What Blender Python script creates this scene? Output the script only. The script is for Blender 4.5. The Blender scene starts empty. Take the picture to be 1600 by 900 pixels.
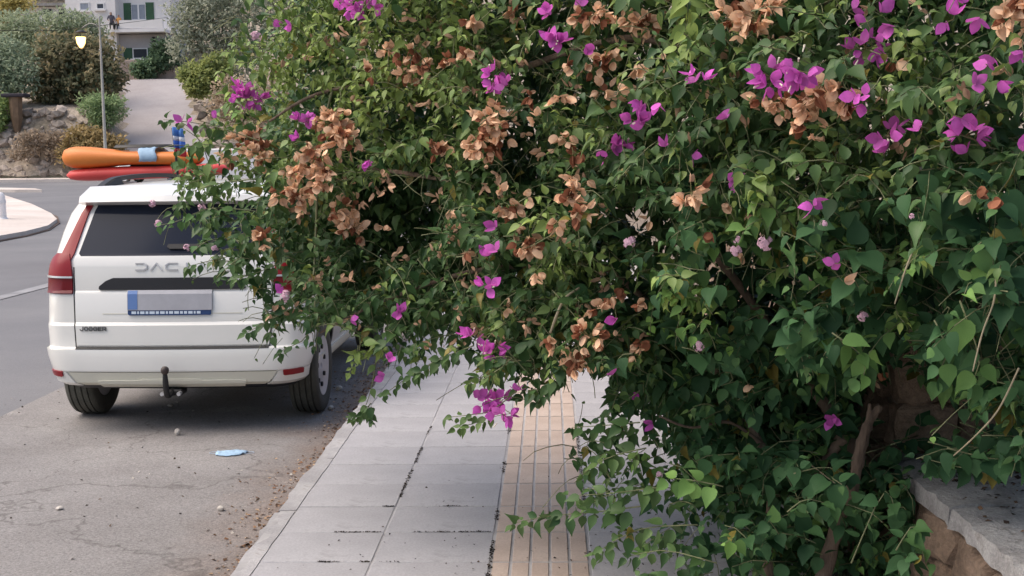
import bpy, bmesh, math, random
import numpy as np
from mathutils import Vector, Matrix, noise as mnoise

rng = np.random.default_rng(7)
random.seed(7)
SC = bpy.context.scene
COL = SC.collection

# ------------------------------------------------------------------ camera
F_PX = 1950.0
YAW, PITCH, ROLL = math.radians(1.777), math.radians(6.04), math.radians(0.7)
CAM = np.array([0.0, 0.0, 1.62])
_f = np.array([-math.sin(YAW)*math.cos(PITCH), math.cos(YAW)*math.cos(PITCH), -math.sin(PITCH)])
_r = np.array([math.cos(YAW), math.sin(YAW), 0.0])
_u = np.cross(_r, _f)
RT = _r*math.cos(ROLL) - _u*math.sin(ROLL)
UP = _u*math.cos(ROLL) + _r*math.sin(ROLL)
FW = _f
cd = bpy.data.cameras.new('camera')
cam = bpy.data.objects.new('camera', cd); COL.objects.link(cam)
cd.sensor_width = 36.0; cd.lens = 36.0*F_PX/1600.0; cd.clip_start = 0.05; cd.clip_end = 1500
cam.matrix_world = Matrix(((RT[0], UP[0], -FW[0], CAM[0]), (RT[1], UP[1], -FW[1], CAM[1]),
                           (RT[2], UP[2], -FW[2], CAM[2]), (0, 0, 0, 1)))
SC.camera = cam
SC.render.filter_size = 1.9

# ------------------------------------------------------------------ light
SUN_EL, SUN_AZ = math.radians(56), math.radians(264)     # soft high light from the open side of the street, left
w = bpy.data.worlds.new('World'); SC.world = w; w.use_nodes = True
nt = w.node_tree; nt.nodes.clear()
sky = nt.nodes.new('ShaderNodeTexSky'); sky.sky_type = 'NISHITA'; sky.sun_disc = False
sky.sun_elevation = SUN_EL; sky.sun_rotation = SUN_AZ; sky.air_density = 1.0; sky.dust_density = 4.0; sky.ozone_density = 0.6
bg = nt.nodes.new('ShaderNodeBackground'); bg.inputs['Strength'].default_value = 0.10
wo = nt.nodes.new('ShaderNodeOutputWorld')
nt.links.new(sky.outputs[0], bg.inputs[0]); nt.links.new(bg.outputs[0], wo.inputs[0])
sl = bpy.data.lights.new('sun', 'SUN'); sl.energy = 1.3; sl.angle = math.radians(65); sl.color = (1.0, 0.90, 0.79)
so = bpy.data.objects.new('sun', sl); COL.objects.link(so)
sd = Vector((math.sin(SUN_AZ)*math.cos(SUN_EL), math.cos(SUN_AZ)*math.cos(SUN_EL), math.sin(SUN_EL)))
so.rotation_euler = sd.to_track_quat('Z', 'Y').to_euler()
vs = SC.view_settings
vs.view_transform = 'Standard'; vs.look = 'None'; vs.gamma = 1.0; vs.exposure = 0.98; vs.use_curve_mapping = False

# ------------------------------------------------------------------ pixel helpers (1600x900 photograph)
def P(px, py, Y):
    d = (px-800)*RT + (450-py)*UP + F_PX*FW
    return CAM + d*((Y-CAM[1])/d[1])
def PV(px, py, Y):
    px = np.asarray(px, float)[:, None]; py = np.asarray(py, float)[:, None]; Y = np.asarray(Y, float)
    d = (px-800)*RT + (450-py)*UP + F_PX*FW
    return CAM + d*(Y/d[:, 1])[:, None]
def proj(p):
    q = np.asarray(p) - CAM
    z = q @ FW
    return 800 + F_PX*(q @ RT)/z, 450 - F_PX*(q @ UP)/z, z
ROAD = -0.175
def zg(Y):                                              # level of the street, rising gently far away
    return ROAD + max(0.0, Y-40.0)*0.018

# ------------------------------------------------------------------ materials
def mat(name, col, rough=0.7, metal=0.0, var=0.0, scale=5.0, bump=0.0, bscale=40.0, coat=0.0, spec=0.5, emit=None, alpha_mix=None, stretch=None):
    m = bpy.data.materials.new(name); m.use_nodes = True
    n = m.node_tree.nodes; l = m.node_tree.links
    b = n['Principled BSDF']
    b.inputs['Roughness'].default_value = rough; b.inputs['Metallic'].default_value = metal
    b.inputs['Specular IOR Level'].default_value = spec
    if coat: b.inputs['Coat Weight'].default_value = coat; b.inputs['Coat Roughness'].default_value = 0.04
    c = (*col, 1)
    b.inputs['Base Color'].default_value = c
    if emit:
        b.inputs['Emission Color'].default_value = (*emit[0], 1); b.inputs['Emission Strength'].default_value = emit[1]
    tc = None
    if var or bump:
        tc = n.new('ShaderNodeTexCoord')
        vec = tc.outputs['Object']
        if stretch:
            mp = n.new('ShaderNodeMapping'); mp.inputs['Scale'].default_value = stretch
            l.new(vec, mp.inputs[0]); vec = mp.outputs[0]
    if var:
        oi = n.new('ShaderNodeObjectInfo')
        nz = n.new('ShaderNodeTexNoise'); nz.noise_dimensions = '4D'; nz.inputs['Scale'].default_value = scale
        nz.inputs['Detail'].default_value = 8; nz.inputs['Roughness'].default_value = 0.65
        mu = n.new('ShaderNodeMath'); mu.operation = 'MULTIPLY'; mu.inputs[1].default_value = 37.0
        l.new(oi.outputs['Random'], mu.inputs[0]); l.new(mu.outputs[0], nz.inputs['W']); l.new(vec, nz.inputs['Vector'])
        r = n.new('ShaderNodeValToRGB')
        r.color_ramp.elements[0].position = 0.28; r.color_ramp.elements[1].position = 0.72
        r.color_ramp.elements[0].color = tuple(x*(1-var) for x in col)+(1,)
        r.color_ramp.elements[1].color = tuple(min(1, x*(1+var)) for x in col)+(1,)
        l.new(nz.outputs['Fac'], r.inputs[0])
        # a little difference from piece to piece
        hs = n.new('ShaderNodeHueSaturation'); mr = n.new('ShaderNodeMapRange')
        mr.inputs['To Min'].default_value = 1-var*0.6; mr.inputs['To Max'].default_value = 1+var*0.6
        l.new(oi.outputs['Random'], mr.inputs['Value']); l.new(mr.outputs[0], hs.inputs['Value'])
        l.new(r.outputs[0], hs.inputs['Color']); l.new(hs.outputs[0], b.inputs['Base Color'])
    if bump:
        nb = n.new('ShaderNodeTexNoise'); nb.inputs['Scale'].default_value = bscale; nb.inputs['Detail'].default_value = 6
        l.new(vec, nb.inputs['Vector'])
        bp = n.new('ShaderNodeBump'); bp.inputs['Strength'].default_value = bump; bp.inputs['Distance'].default_value = 0.02
        l.new(nb.outputs['Fac'], bp.inputs['Height']); l.new(bp.outputs[0], b.inputs['Normal'])
    return m

def leaf_mat(name, trans=0.28, rough=0.45, spec=0.35):
    m = bpy.data.materials.new(name); m.use_nodes = True
    n = m.node_tree.nodes; l = m.node_tree.links
    b = n['Principled BSDF']; out = n['Material Output']
    at = n.new('ShaderNodeAttribute'); at.attribute_name = 'col'
    tc = n.new('ShaderNodeTexCoord'); nz = n.new('ShaderNodeTexNoise'); nz.inputs['Scale'].default_value = 60
    nz.inputs['Detail'].default_value = 3
    l.new(tc.outputs['Object'], nz.inputs['Vector'])
    mr = n.new('ShaderNodeMapRange'); mr.inputs['To Min'].default_value = 0.7; mr.inputs['To Max'].default_value = 1.3
    l.new(nz.outputs['Fac'], mr.inputs['Value'])
    hs = n.new('ShaderNodeHueSaturation'); l.new(mr.outputs[0], hs.inputs['Value']); l.new(at.outputs['Color'], hs.inputs['Color'])
    l.new(hs.outputs[0], b.inputs['Base Color'])
    b.inputs['Roughness'].default_value = rough; b.inputs['Specular IOR Level'].default_value = spec
    t = n.new('ShaderNodeBsdfTranslucent'); l.new(hs.outputs[0], t.inputs['Color'])
    mx = n.new('ShaderNodeMixShader'); mx.inputs[0].default_value = trans
    l.new(b.outputs[0], mx.inputs[1]); l.new(t.outputs[0], mx.inputs[2]); l.new(mx.outputs[0], out.inputs['Surface'])
    return m

def ground_mat(name, base, dark, light, stain=None, edge=None, cracks=0.0, fine=900.0, big=0.7, rough=0.85, speck=0.35, bump=0.25):
    m = bpy.data.materials.new(name); m.use_nodes = True
    n = m.node_tree.nodes; l = m.node_tree.links; b = n['Principled BSDF']
    tc = n.new('ShaderNodeTexCoord'); v = tc.outputs['Object']
    def noise(s, d=6, r=0.6):
        x = n.new('ShaderNodeTexNoise'); x.inputs['Scale'].default_value = s; x.inputs['Detail'].default_value = d
        x.inputs['Roughness'].default_value = r; l.new(v, x.inputs['Vector']); return x
    n1 = noise(big, 7, 0.62); r1 = n.new('ShaderNodeValToRGB')
    r1.color_ramp.elements[0].position = 0.33; r1.color_ramp.elements[1].position = 0.68
    r1.color_ramp.elements[0].color = (*dark, 1); r1.color_ramp.elements[1].color = (*light, 1)
    e = r1.color_ramp.elements.new(0.5); e.color = (*base, 1)
    l.new(n1.outputs['Fac'], r1.inputs[0]); c = r1.outputs[0]
    if stain:
        n2 = noise(stain[1], 5, 0.7); r2 = n.new('ShaderNodeValToRGB')
        r2.color_ramp.elements[0].position = stain[2]; r2.color_ramp.elements[1].position = stain[2]+0.12
        l.new(n2.outputs['Fac'], r2.inputs[0])
        mx = n.new('ShaderNodeMix'); mx.data_type = 'RGBA'; mx.inputs[7].default_value = (*stain[0], 1)
        mu = n.new('ShaderNodeMath'); mu.operation = 'MULTIPLY'; mu.inputs[1].default_value = stain[3]
        l.new(r2.outputs[0], mu.inputs[0]); l.new(mu.outputs[0], mx.inputs[0]); l.new(c, mx.inputs[6]); c = mx.outputs[2]
    if edge:                                              # soil washed against the kerb: (colour, x where it starts, x of the kerb)
        sx = n.new('ShaderNodeSeparateXYZ'); l.new(v, sx.inputs[0]); n4 = noise(2.2, 6, 0.7)
        ad = n.new('ShaderNodeMath'); ad.operation = 'MULTIPLY_ADD'; ad.inputs[1].default_value = 0.9; l.new(n4.outputs['Fac'], ad.inputs[0]); l.new(sx.outputs[0], ad.inputs[2])
        m4 = n.new('ShaderNodeMapRange'); m4.inputs['From Min'].default_value = edge[1]; m4.inputs['From Max'].default_value = edge[2]; m4.inputs['To Max'].default_value = 0.8
        l.new(ad.outputs[0], m4.inputs['Value'])
        mx = n.new('ShaderNodeMix'); mx.data_type = 'RGBA'; mx.inputs[7].default_value = (*edge[0], 1); l.new(m4.outputs[0], mx.inputs[0]); l.new(c, mx.inputs[6]); c = mx.outputs[2]
    if cracks:
        n5 = noise(1.5, 4, 0.6); vo = n.new('ShaderNodeTexVoronoi'); vo.feature = 'DISTANCE_TO_EDGE'; vo.inputs['Scale'].default_value = 0.55
        va = n.new('ShaderNodeVectorMath'); va.operation = 'MULTIPLY_ADD'; va.inputs[1].default_value = (1.2, 1.2, 0); l.new(n5.outputs['Color'], va.inputs[0]); l.new(v, va.inputs[2]); l.new(va.outputs[0], vo.inputs['Vector'])
        m5 = n.new('ShaderNodeMapRange'); m5.inputs['From Max'].default_value = 0.006; m5.inputs['To Min'].default_value = cracks; m5.inputs['To Max'].default_value = 0.0
        l.new(vo.outputs['Distance'], m5.inputs['Value'])
        mx = n.new('ShaderNodeMix'); mx.data_type = 'RGBA'; mx.inputs[7].default_value = (.06,.05,.045, 1); l.new(m5.outputs[0], mx.inputs[0]); l.new(c, mx.inputs[6]); c = mx.outputs[2]
    n3 = noise(fine/10, 3, 0.8)
    mr = n.new('ShaderNodeMapRange'); mr.inputs['From Min'].default_value = 0.3; mr.inputs['From Max'].default_value = 0.7
    mr.inputs['To Min'].default_value = 1-speck; mr.inputs['To Max'].default_value = 1+speck
    l.new(n3.outputs['Fac'], mr.inputs['Value'])
    hs = n.new('ShaderNodeHueSaturation'); l.new(mr.outputs[0], hs.inputs['Value']); l.new(c, hs.inputs['Color'])
    l.new(hs.outputs[0], b.inputs['Base Color']); b.inputs['Roughness'].default_value = rough
    bp = n.new('ShaderNodeBump'); bp.inputs['Strength'].default_value = bump; bp.inputs['Distance'].default_value = 0.01
    l.new(n3.outputs['Fac'], bp.inputs['Height']); l.new(bp.outputs[0], b.inputs['Normal'])
    return m

M = {}
M['road'] = ground_mat('asphalt', (.165,.163,.172), (.14,.138,.148), (.195,.192,.198), big=0.25, speck=0.22)
M['lane'] = ground_mat('dusty_asphalt', (.245,.23,.222), (.20,.186,.178), (.295,.28,.27), stain=((.42,.39,.36), 1.3, 0.60, 0.7), big=0.9, speck=0.42, bump=0.5, edge=((.16,.105,.075), -1.35, -0.72), cracks=0.5)
M['ground'] = ground_mat('dry_earth', (.26,.20,.15), (.17,.13,.09), (.34,.28,.21), big=0.3, speck=0.3)
M['hill'] = ground_mat('dry_grass_hill', (.30,.245,.19), (.18,.15,.10), (.38,.32,.26), big=0.25, fine=40, speck=0.4)
M['concrete_road'] = ground_mat('worn_concrete', (.36,.33,.335), (.32,.29,.29), (.41,.38,.38), big=0.3, fine=60, speck=0.08)
M['island'] = ground_mat('pale_concrete', (.62,.55,.50), (.55,.48,.43), (.70,.63,.58), big=0.3, fine=80, speck=0.08)
M['bed'] = mat('joint_grout', (.33,.32,.32), 0.95, var=0.35, scale=5)
M['slab'] = ground_mat('grey_paving', (.38,.372,.385), (.335,.328,.338), (.435,.428,.44), stain=((.25,.24,.245), 2.6, 0.57, 0.65), big=1.6, speck=0.14, bump=0.12)
M['tactile'] = ground_mat('beige_tactile', (.49,.39,.325), (.43,.335,.275), (.56,.46,.39), stain=((.32,.26,.21), 3.0, 0.60, 0.5), big=2.5, speck=0.12, bump=0.12)
M['kerb'] = ground_mat('kerb_concrete', (.34,.33,.335), (.26,.25,.25), (.43,.42,.42), stain=((.20,.16,.13), 4.0, 0.60, 0.8), big=2.5, speck=0.18)
M['cap'] = ground_mat('cap_concrete', (.36,.35,.345), (.22,.21,.205), (.50,.49,.48), stain=((.12,.10,.085), 6.0, 0.54, 0.75), big=6.0, speck=0.25, bump=0.9)
M['mortar'] = mat('mortar', (.26,.21,.17), 0.95, var=0.35, scale=8, bump=0.6, bscale=30)
M['stone'] = mat('wall_stone', (.25,.175,.125), 0.9, var=0.45, scale=7, bump=0.6, bscale=25)
M['rock'] = mat('embankment_rock', (.33,.28,.24), 0.95, var=0.5, scale=1.3, bump=0.8, bscale=4)
M['bark'] = mat('bark', (.21,.15,.11), 0.95, var=0.5, scale=14, bump=0.9, bscale=40, stretch=(1, 1, .25))
M['twig'] = mat('green_twig', (.16,.17,.085), 0.8, var=0.4, scale=20)
M['dryt'] = mat('dry_twig', (.34,.29,.19), 0.8, var=0.3, scale=20)
M['leaf'] = leaf_mat('bougainvillea_leaf', 0.22, 0.45, 0.28)
M['lantana'] = leaf_mat('lantana_leaf', 0.18, 0.6, 0.2)
M['bract'] = leaf_mat('magenta_bract', 0.35, 0.6, 0.2)
M['dry'] = leaf_mat('dried_bract', 0.25, 0.8, 0.15)
M['tree'] = leaf_mat('tree_leaf', 0.4, 0.7, 0.2)

# ------------------------------------------------------------------ mesh helpers
def link(name, me, m=None, parent=None):
    o = bpy.data.objects.new(name, me); COL.objects.link(o)
    if m is not None and me is not None:
        if len(me.materials) == 0: me.materials.append(m)
    if parent is not None: o.parent = parent
    return o
def tag(o, label=None, cat=None, group=None, kind=None):
    if label: o['label'] = label
    if cat: o['category'] = cat
    if group: o['group'] = group
    if kind: o['kind'] = kind
    return o
def thing(name, loc, label, cat, group=None):
    o = bpy.data.objects.new(name, None); COL.objects.link(o); o.location = Vector(loc); o.empty_display_size = 0.2
    return tag(o, label, cat, group)
def mesh(name, V, Fc, smooth=False, sharp=None):
    me = bpy.data.meshes.new(name); me.from_pydata([tuple(map(float, v)) for v in V], [], Fc); me.update()
    if smooth:
        me.polygons.foreach_set('use_smooth', [True]*len(me.polygons))
        if sharp is not None: me.set_sharp_from_angle(angle=math.radians(sharp))
    return me
class MB:
    def __init__(s): s.V = []; s.F = []
    def add(s, V, Fc):
        o = len(s.V); s.V += [tuple(map(float, v)) for v in V]; s.F += [tuple(i+o for i in f) for f in Fc]; return s
    def box(s, a, b, skew=None):
        x0, y0, z0 = a; x1, y1, z1 = b
        return s.add([(x0,y0,z0),(x1,y0,z0),(x1,y1,z0),(x0,y1,z0),(x0,y0,z1),(x1,y0,z1),(x1,y1,z1),(x0,y1,z1)],
                     [(0,3,2,1),(4,5,6,7),(0,1,5,4),(1,2,6,5),(2,3,7,6),(3,0,4,7)])
    def bbox(s, a, b, ch=0.01):                         # box with chamfered upper and lower edges
        bm = bmesh.new(); bmesh.ops.create_cube(bm, size=1)
        for v in bm.verts:
            v.co = Vector((a[i]+(v.co[i]+.5)*(b[i]-a[i]) for i in range(3)))
        bmesh.ops.bevel(bm, geom=list(bm.edges), offset=ch, segments=1, affect='EDGES')
        bm.verts.index_update()
        s.add([v.co[:] for v in bm.verts], [[v.index for v in f.verts] for f in bm.faces]); bm.free(); return s
    def tube(s, pts, rad, n=6, caps=True):
        pts = [Vector(p) for p in pts]; N = len(pts)
        if not hasattr(rad, '__len__'): rad = [rad]*N
        V = []; Fc = []; up = Vector((0.13, 0.31, 1)).normalized()
        for i, p in enumerate(pts):
            t = (pts[min(i+1, N-1)]-pts[max(i-1, 0)]).normalized()
            a = t.cross(up)
            if a.length < 1e-3: a = t.cross(Vector((1, 0, 0)))
            a.normalize(); b = t.cross(a)
            for k in range(n):
                an = 2*math.pi*k/n; V.append(p + a*(rad[i]*math.cos(an)) + b*(rad[i]*math.sin(an)))
        for i in range(N-1):
            for k in range(n):
                Fc.append((i*n+k, i*n+(k+1) % n, (i+1)*n+(k+1) % n, (i+1)*n+k))
        if caps: Fc += [tuple(range(n))[::-1], tuple(range((N-1)*n, N*n))]
        return s.add(V, Fc)
    def lathe(s, prof, n=24, axis='x', at=(0,0,0), close=False):
        V = []; Fc = []; m_ = len(prof)
        for k in range(n):
            a = 2*math.pi*k/n; c, q = math.cos(a), math.sin(a)
            for (h, r) in prof:
                if axis == 'x': p = (h, r*c, r*q)
                elif axis == 'y': p = (r*c, h, r*q)
                else: p = (r*c, r*q, h)
                V.append((p[0]+at[0], p[1]+at[1], p[2]+at[2]))
        mm = m_ if close else m_-1
        for k in range(n):
            for i in range(mm):
                a0 = k*m_+i; a1 = k*m_+(i+1) % m_; b0 = ((k+1) % n)*m_+i; b1 = ((k+1) % n)*m_+(i+1) % m_
                Fc.append((a0, a1, b1, b0))
        return s.add(V, Fc)
    def build(s, name, m, parent=None, smooth=False, sharp=None):
        me = mesh(name, s.V, s.F, smooth, sharp)
        bm = bmesh.new(); bm.from_mesh(me); bmesh.ops.recalc_face_normals(bm, faces=bm.faces); bm.to_mesh(me); bm.free()
        if smooth:
            me.polygons.foreach_set('use_smooth', [True]*len(me.polygons))
            if sharp is not None: me.set_sharp_from_angle(angle=math.radians(sharp))
        return link(name, me, m, parent)
def spline(pts, per=5):
    pts = [np.array(p, float) for p in pts]; out = []
    for i in range(len(pts)-1):
        p0 = pts[max(i-1, 0)]; p1 = pts[i]; p2 = pts[i+1]; p3 = pts[min(i+2, len(pts)-1)]
        for k in range(per):
            t = k/per
            out.append(0.5*((2*p1)+(-p0+p2)*t+(2*p0-5*p1+4*p2-p3)*t*t+(-p0+3*p1-3*p2+p3)*t**3))
    out.append(pts[-1]); return out

def fast_mesh(name, V, faces_list, cols=None):
    """V (n,3); faces_list: list of int arrays (k, 3|4); cols (n,3) per vertex"""
    me = bpy.data.meshes.new(name)
    me.vertices.add(len(V)); me.vertices.foreach_set('co', np.ascontiguousarray(V, np.float32).ravel())
    tot = sum(a.size for a in faces_list); npoly = sum(len(a) for a in faces_list)
    me.loops.add(tot); me.loops.foreach_set('vertex_index', np.concatenate([a.ravel() for a in faces_list]).astype(np.int32))
    me.polygons.add(npoly)
    sizes = np.concatenate([np.full(len(a), a.shape[1]) for a in faces_list])
    st = np.concatenate([[0], np.cumsum(sizes)[:-1]])
    me.polygons.foreach_set('loop_start', st.astype(np.int32))
    me.polygons.foreach_set('use_smooth', np.ones(npoly, bool))
    me.update(calc_edges=True)
    if cols is not None:
        at = me.attributes.new('col', 'FLOAT_COLOR', 'POINT')
        at.data.foreach_set('color', np.concatenate([cols, np.ones((len(cols), 1))], 1).astype(np.float32).ravel())
    return me

# ================================================================== SETTING
def sheet(name, xs, ys, zf, m, kind='structure'):
    V = [(x, y, zf(x, y)) for y in ys for x in xs]; nx = len(xs)
    Fc = [(j*nx+i, j*nx+i+1, (j+1)*nx+i+1, (j+1)*nx+i) for j in range(len(ys)-1) for i in range(nx-1)]
    o = link(name, mesh(name, V, Fc, True), m); o['kind'] = kind; return o
PAV_R = 1.27                                             # right edge of the pavement, at the wall
KX0, KX1 = -1.29, -1.185                                  # kerb stones
YS = [-40, -10, 0, 3, 8, 20, 40, 45, 50, 55, 60, 65, 70, 75.6]
sheet('ground', [-160, -60, -3, 0, 40, 160], YS, lambda x, y: zg(y)-0.012, M['ground'])
sheet('road', [-110, -40, -20, -10, -3.78], [-40, -10, 3, 8, 20, 40, 45, 50, 55, 60, 65, 70, 74], lambda x, y: zg(y), M['road'])
sheet('parking_lane', [-3.9, -3, -2, KX0+.02], [-40, 0, 5, 10, 20, 34], lambda x, y: ROAD+0.004, M['lane'])
# faded line along the edge of the carriageway
M['paint'] = mat('faded_paint', (.225,.223,.23), 0.8, var=0.35, scale=3)
sheet('lane_marking', [-7.42, -7.2], [-5, 10, 20, 30], lambda x, y: ROAD+0.008, M['paint'])
# pavement: a bed with its slabs, tactile tiles and kerb stones
pv = MB().box((KX0+.03, -6, ROAD-.05), (PAV_R+.05, 34, -0.003)).build('pavement', M['bed']); pv['kind'] = 'structure'
J0, ROW = 4.864, 0.40
cols_ = [(KX1+.000, -.731), (-.727, -.253), (.151, .60), (.604, 1.05)]
def slab_mesh(wd, ln, seed):
    r = random.Random(seed)
    bm = bmesh.new(); bmesh.ops.create_cube(bm, size=1)
    for v in bm.verts: v.co = Vector((v.co.x*wd, v.co.y*ln, (v.co.z-.5)*0.03))
    bmesh.ops.bevel(bm, geom=[e for e in bm.edges if all(v.co.z > -0.001 for v in e.verts)], offset=0.003, segments=1, affect='EDGES')
    for v in bm.verts: v.co.x += r.uniform(-.0012, .0012); v.co.y += r.uniform(-.0012, .0012)
    me = bpy.data.meshes.new('paving_slab'); bm.to_mesh(me); bm.free(); return me
smesh = {}
for ci, (a, b) in enumerate(cols_):
    smesh[ci] = [slab_mesh(b-a-.003, ROW-.004, ci*7+k) for k in range(3)]
    for k in range(3): smesh[ci][k].materials.append(M['slab'])
def tact_mesh():
    wd, ln = .400-.006, ROW-.009; mb = MB()
    mb.box((-wd/2, -ln/2, -.03), (wd/2, ln/2, -.006)); nb0 = len(mb.F)
    nr = 5; pw = wd/nr
    for i in range(nr):
        x0 = -wd/2+i*pw+.0045; x1 = x0+pw-.009
        y0, y1 = -ln/2+.004, ln/2-.004
        mb.add([(x0,y0,-.006),(x1,y0,-.006),(x1,y1,-.006),(x0,y1,-.006),(x0+.003,y0+.003,.001),(x1-.003,y0+.003,.001),(x1-.003,y1-.003,.001),(x0+.003,y1-.003,.001)],
               [(4,5,6,7),(0,1,5,4),(1,2,6,5),(2,3,7,6),(3,0,4,7)])
    me = mesh('tactile_tile', mb.V, mb.F); me.materials.append(M['tactile']); me.materials.append(M['groove'])
    for p in me.polygons: p.material_index = 1 if p.index < nb0 else 0
    return me
M['groove'] = mat('groove_dirt', (.045,.034,.028), 1.0, var=.4, scale=12, spec=.05)
tm = tact_mesh()
nrows = 34
for r in range(-5, nrows):
    yc = J0+ROW*(r+.5)
    for ci, (a, b) in enumerate(cols_):
        if r > 20 and ci > 1: continue
        o = link('paving_slab', smesh[ci][random.randrange(3)], None, pv)
        o.location = ((a+b)/2, yc, random.uniform(-.0015, .0015)); o.rotation_euler = (random.uniform(-.002,.002), random.uniform(-.002,.002), random.uniform(-.002,.002))
    o = link('tactile_tile', tm, None, pv); o.location = (-.051, yc, random.uniform(-.001, .001)); o.rotation_euler = (0, 0, random.uniform(-.003, .003))
kms = []
for k in range(4):
    r = random.Random(50+k); bm = bmesh.new(); bmesh.ops.create_cube(bm, size=1)
    bmesh.ops.subdivide_edges(bm, edges=[e for e in bm.edges if abs(e.verts[0].co.y-e.verts[1].co.y) > .5], cuts=9)
    for v in bm.verts:
        v.co = Vector((v.co.x*(KX1-KX0), v.co.y*.985, (v.co.z-.5)*.20))
        if v.co.z > -.01 and v.co.x < 0: v.co.x += .012+r.uniform(-.008, .012); v.co.z -= r.uniform(0, .010)
        if v.co.x > 0 and v.co.z > -.01: v.co.x += r.uniform(-.006, .0)
    me = bpy.data.meshes.new('kerb_stone'); bm.to_mesh(me); bm.free(); me.materials.append(M['kerb']); kms.append(me)
for k in range(-3, 24):
    o = link('kerb_stone', kms[k % 4], None, pv); o.location = ((KX0+KX1)/2, 4.1+k*1.0, .001); o.rotation_euler[2] = random.uniform(-.004, .004)

# traffic island, far kerb strips
def poly_slab(name, pts, z0, z1, m, label=None, cat=None):
    n = len(pts); V = [(x, y, zg(y)+z0) for x, y in pts]+[(x, y, zg(y)+z1) for x, y in pts]
    Fc = [tuple(range(n, 2*n))]+[(i, (i+1) % n, n+(i+1) % n, n+i) for i in range(n)]
    mb = MB().add(V, Fc); o = mb.build(name, m); o['kind'] = 'structure'; return o
def gp(px, py, z):                                       # where the sight line through a pixel meets level z
    d = (px-800)*RT + (450-py)*UP + F_PX*FW; t = (z-CAM[2])/d[2]; return (CAM+d*t)[:2]
isl = [gp(*q, ROAD+.13) for q in [(-160,392),(-60,381),(0,368),(40,361),(75,352),(89,342),(80,333),(50,323),(0,312),(-80,306),(-160,304)]]
poly_slab('traffic_island', isl, -.02, .13, M['island'])
M['dirt_edge'] = mat('kerb_soil', (.19,.13,.10), .95, var=.4, scale=2)
cx = np.mean(isl, 0); isl2 = [tuple(np.array(p)+(np.array(p)-cx)/np.linalg.norm(np.array(p)-cx)*.22) for p in isl]
poly_slab('island_kerb', isl2, -.02, .03, M['dirt_edge'])
far = [(-70, 68.5), (-40, 66.6), (-31, 64.2), (-25.2, 60.6), (-24.2, 59.0), (-25.6, 59.2), (-31, 61.6), (-40, 63.8), (-70, 65.4)]
poly_slab('median_strip', far, -.02, .13, M['island'])
poly_slab('far_pavement', [(-80, 73), (-19, 73), (-19, 75.9), (-80, 75.9)], -.02, .17, M['island'])

# hillside
def roadz(Y): return zg(74)+.05 + max(0, Y-74)*.283 if Y < 101 else zg(74)+.05+27*.283+(Y-101)*.06
def redge(Y): t = (Y-74)/26.0; return -25.6-8.8*t, -19.6-9.4*t
def hillz(x, y):
    l, r = redge(y); rz = roadz(y)
    emb = zg(74) + (min(1, max(0, (y-75.6)/2.6)))*4.3 + max(0, y-78.2)*.21
    emb2 = emb if y < 118 else emb + (y-118)*.35
    if x < l: k = min(1, (l-x)/1.2); z = rz*(1-k)+max(emb2, rz-.1 if y < 101 else emb2)*k
    elif x > r: k = min(1, (x-r)/1.5); z = rz*(1-k)+(rz+.7+max(0, y-104)*.30)*k
    else: z = rz - .08
    if y > 110: z = max(z, roadz(101)+(y-108)*.38)
    return z + (0.25*mnoise.noise(Vector((x*.35, y*.35, 0))) if not (l-.4 < x < r+.4) else 0)
hx = list(np.arange(-90, -10, .8))+list(np.arange(-10, 90, 8)); hy = list(np.arange(75.6, 112, .9))+list(np.arange(112, 200, 6))
sheet('hill', hx, hy, hillz, M['hill'])
V = []; ys = np.arange(74.0, 104, 1.0)
for y in ys:
    l, r = redge(y)
    for k in range(5): V.append((l+(r-l)*k/4, y, roadz(y)+.02-.05*abs(k-2)/2))
o = link('side_road', mesh('side_road', V, [(j*5+i, j*5+i+1, (j+1)*5+i+1, (j+1)*5+i) for j in range(len(ys)-1) for i in range(4)], True), M['concrete_road']); o['kind'] = 'structure'

# ------------------------------------------------------------------ stone shapes
def stone_mesh(seed, m, name='stone', sub=1, boxy=1.5):
    r = random.Random(seed); bm = bmesh.new(); bmesh.ops.create_icosphere(bm, subdivisions=sub, radius=.5)
    s = r.random()*50
    for v in bm.verts:
        p = v.co.copy(); q = Vector([math.copysign(min(.5, abs(c)*boxy), c) for c in p])
        v.co = q*(1+.28*mnoise.noise(p*2.2+Vector((s, s, s))))
    me = bpy.data.meshes.new(name); bm.to_mesh(me); bm.free(); me.materials.append(m); return me
SM = [stone_mesh(i, M['stone'], 'stone', 2) for i in range(7)]
RM = [stone_mesh(90+i, M['rock'], 'rock') for i in range(7)]

# low wall with concrete coping by the photographer
WX, WZ = 1.235, 0.54
wall = thing('low_stone_wall', (WX, 3.0, 0), 'low rubble stone wall with grey concrete coping in the bottom right corner', 'stone wall')
o = MB().box((WX+.06, -.5, -.1), (WX+.42, 4.45, WZ-.066)).build('mortar_core', M['mortar'], wall); o.matrix_parent_inverse = Matrix.Translation((-WX, -3.0, 0))
def wpart(o): o.matrix_parent_inverse = wall.matrix_basis.inverted(); return o
y = 0.6
rr = random.Random(3)
for row, (z0, h) in enumerate([(0.0, .15), (.15, .17), (.32, .15)]):
    y = 2.0+rr.random()*.2
    while y < 4.4:
        L = rr.uniform(.15, .34)
        o = link('stone', SM[rr.randrange(7)], None, wall); wpart(o)
        o.location = (WX+.09, y+L/2, z0+h/2); o.scale = (rr.uniform(.16, .24), L*1.02, h*1.04); o.rotation_euler = (rr.uniform(-.12, .12), rr.uniform(-.1, .1), rr.uniform(-.1, .1))
        y += L
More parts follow.
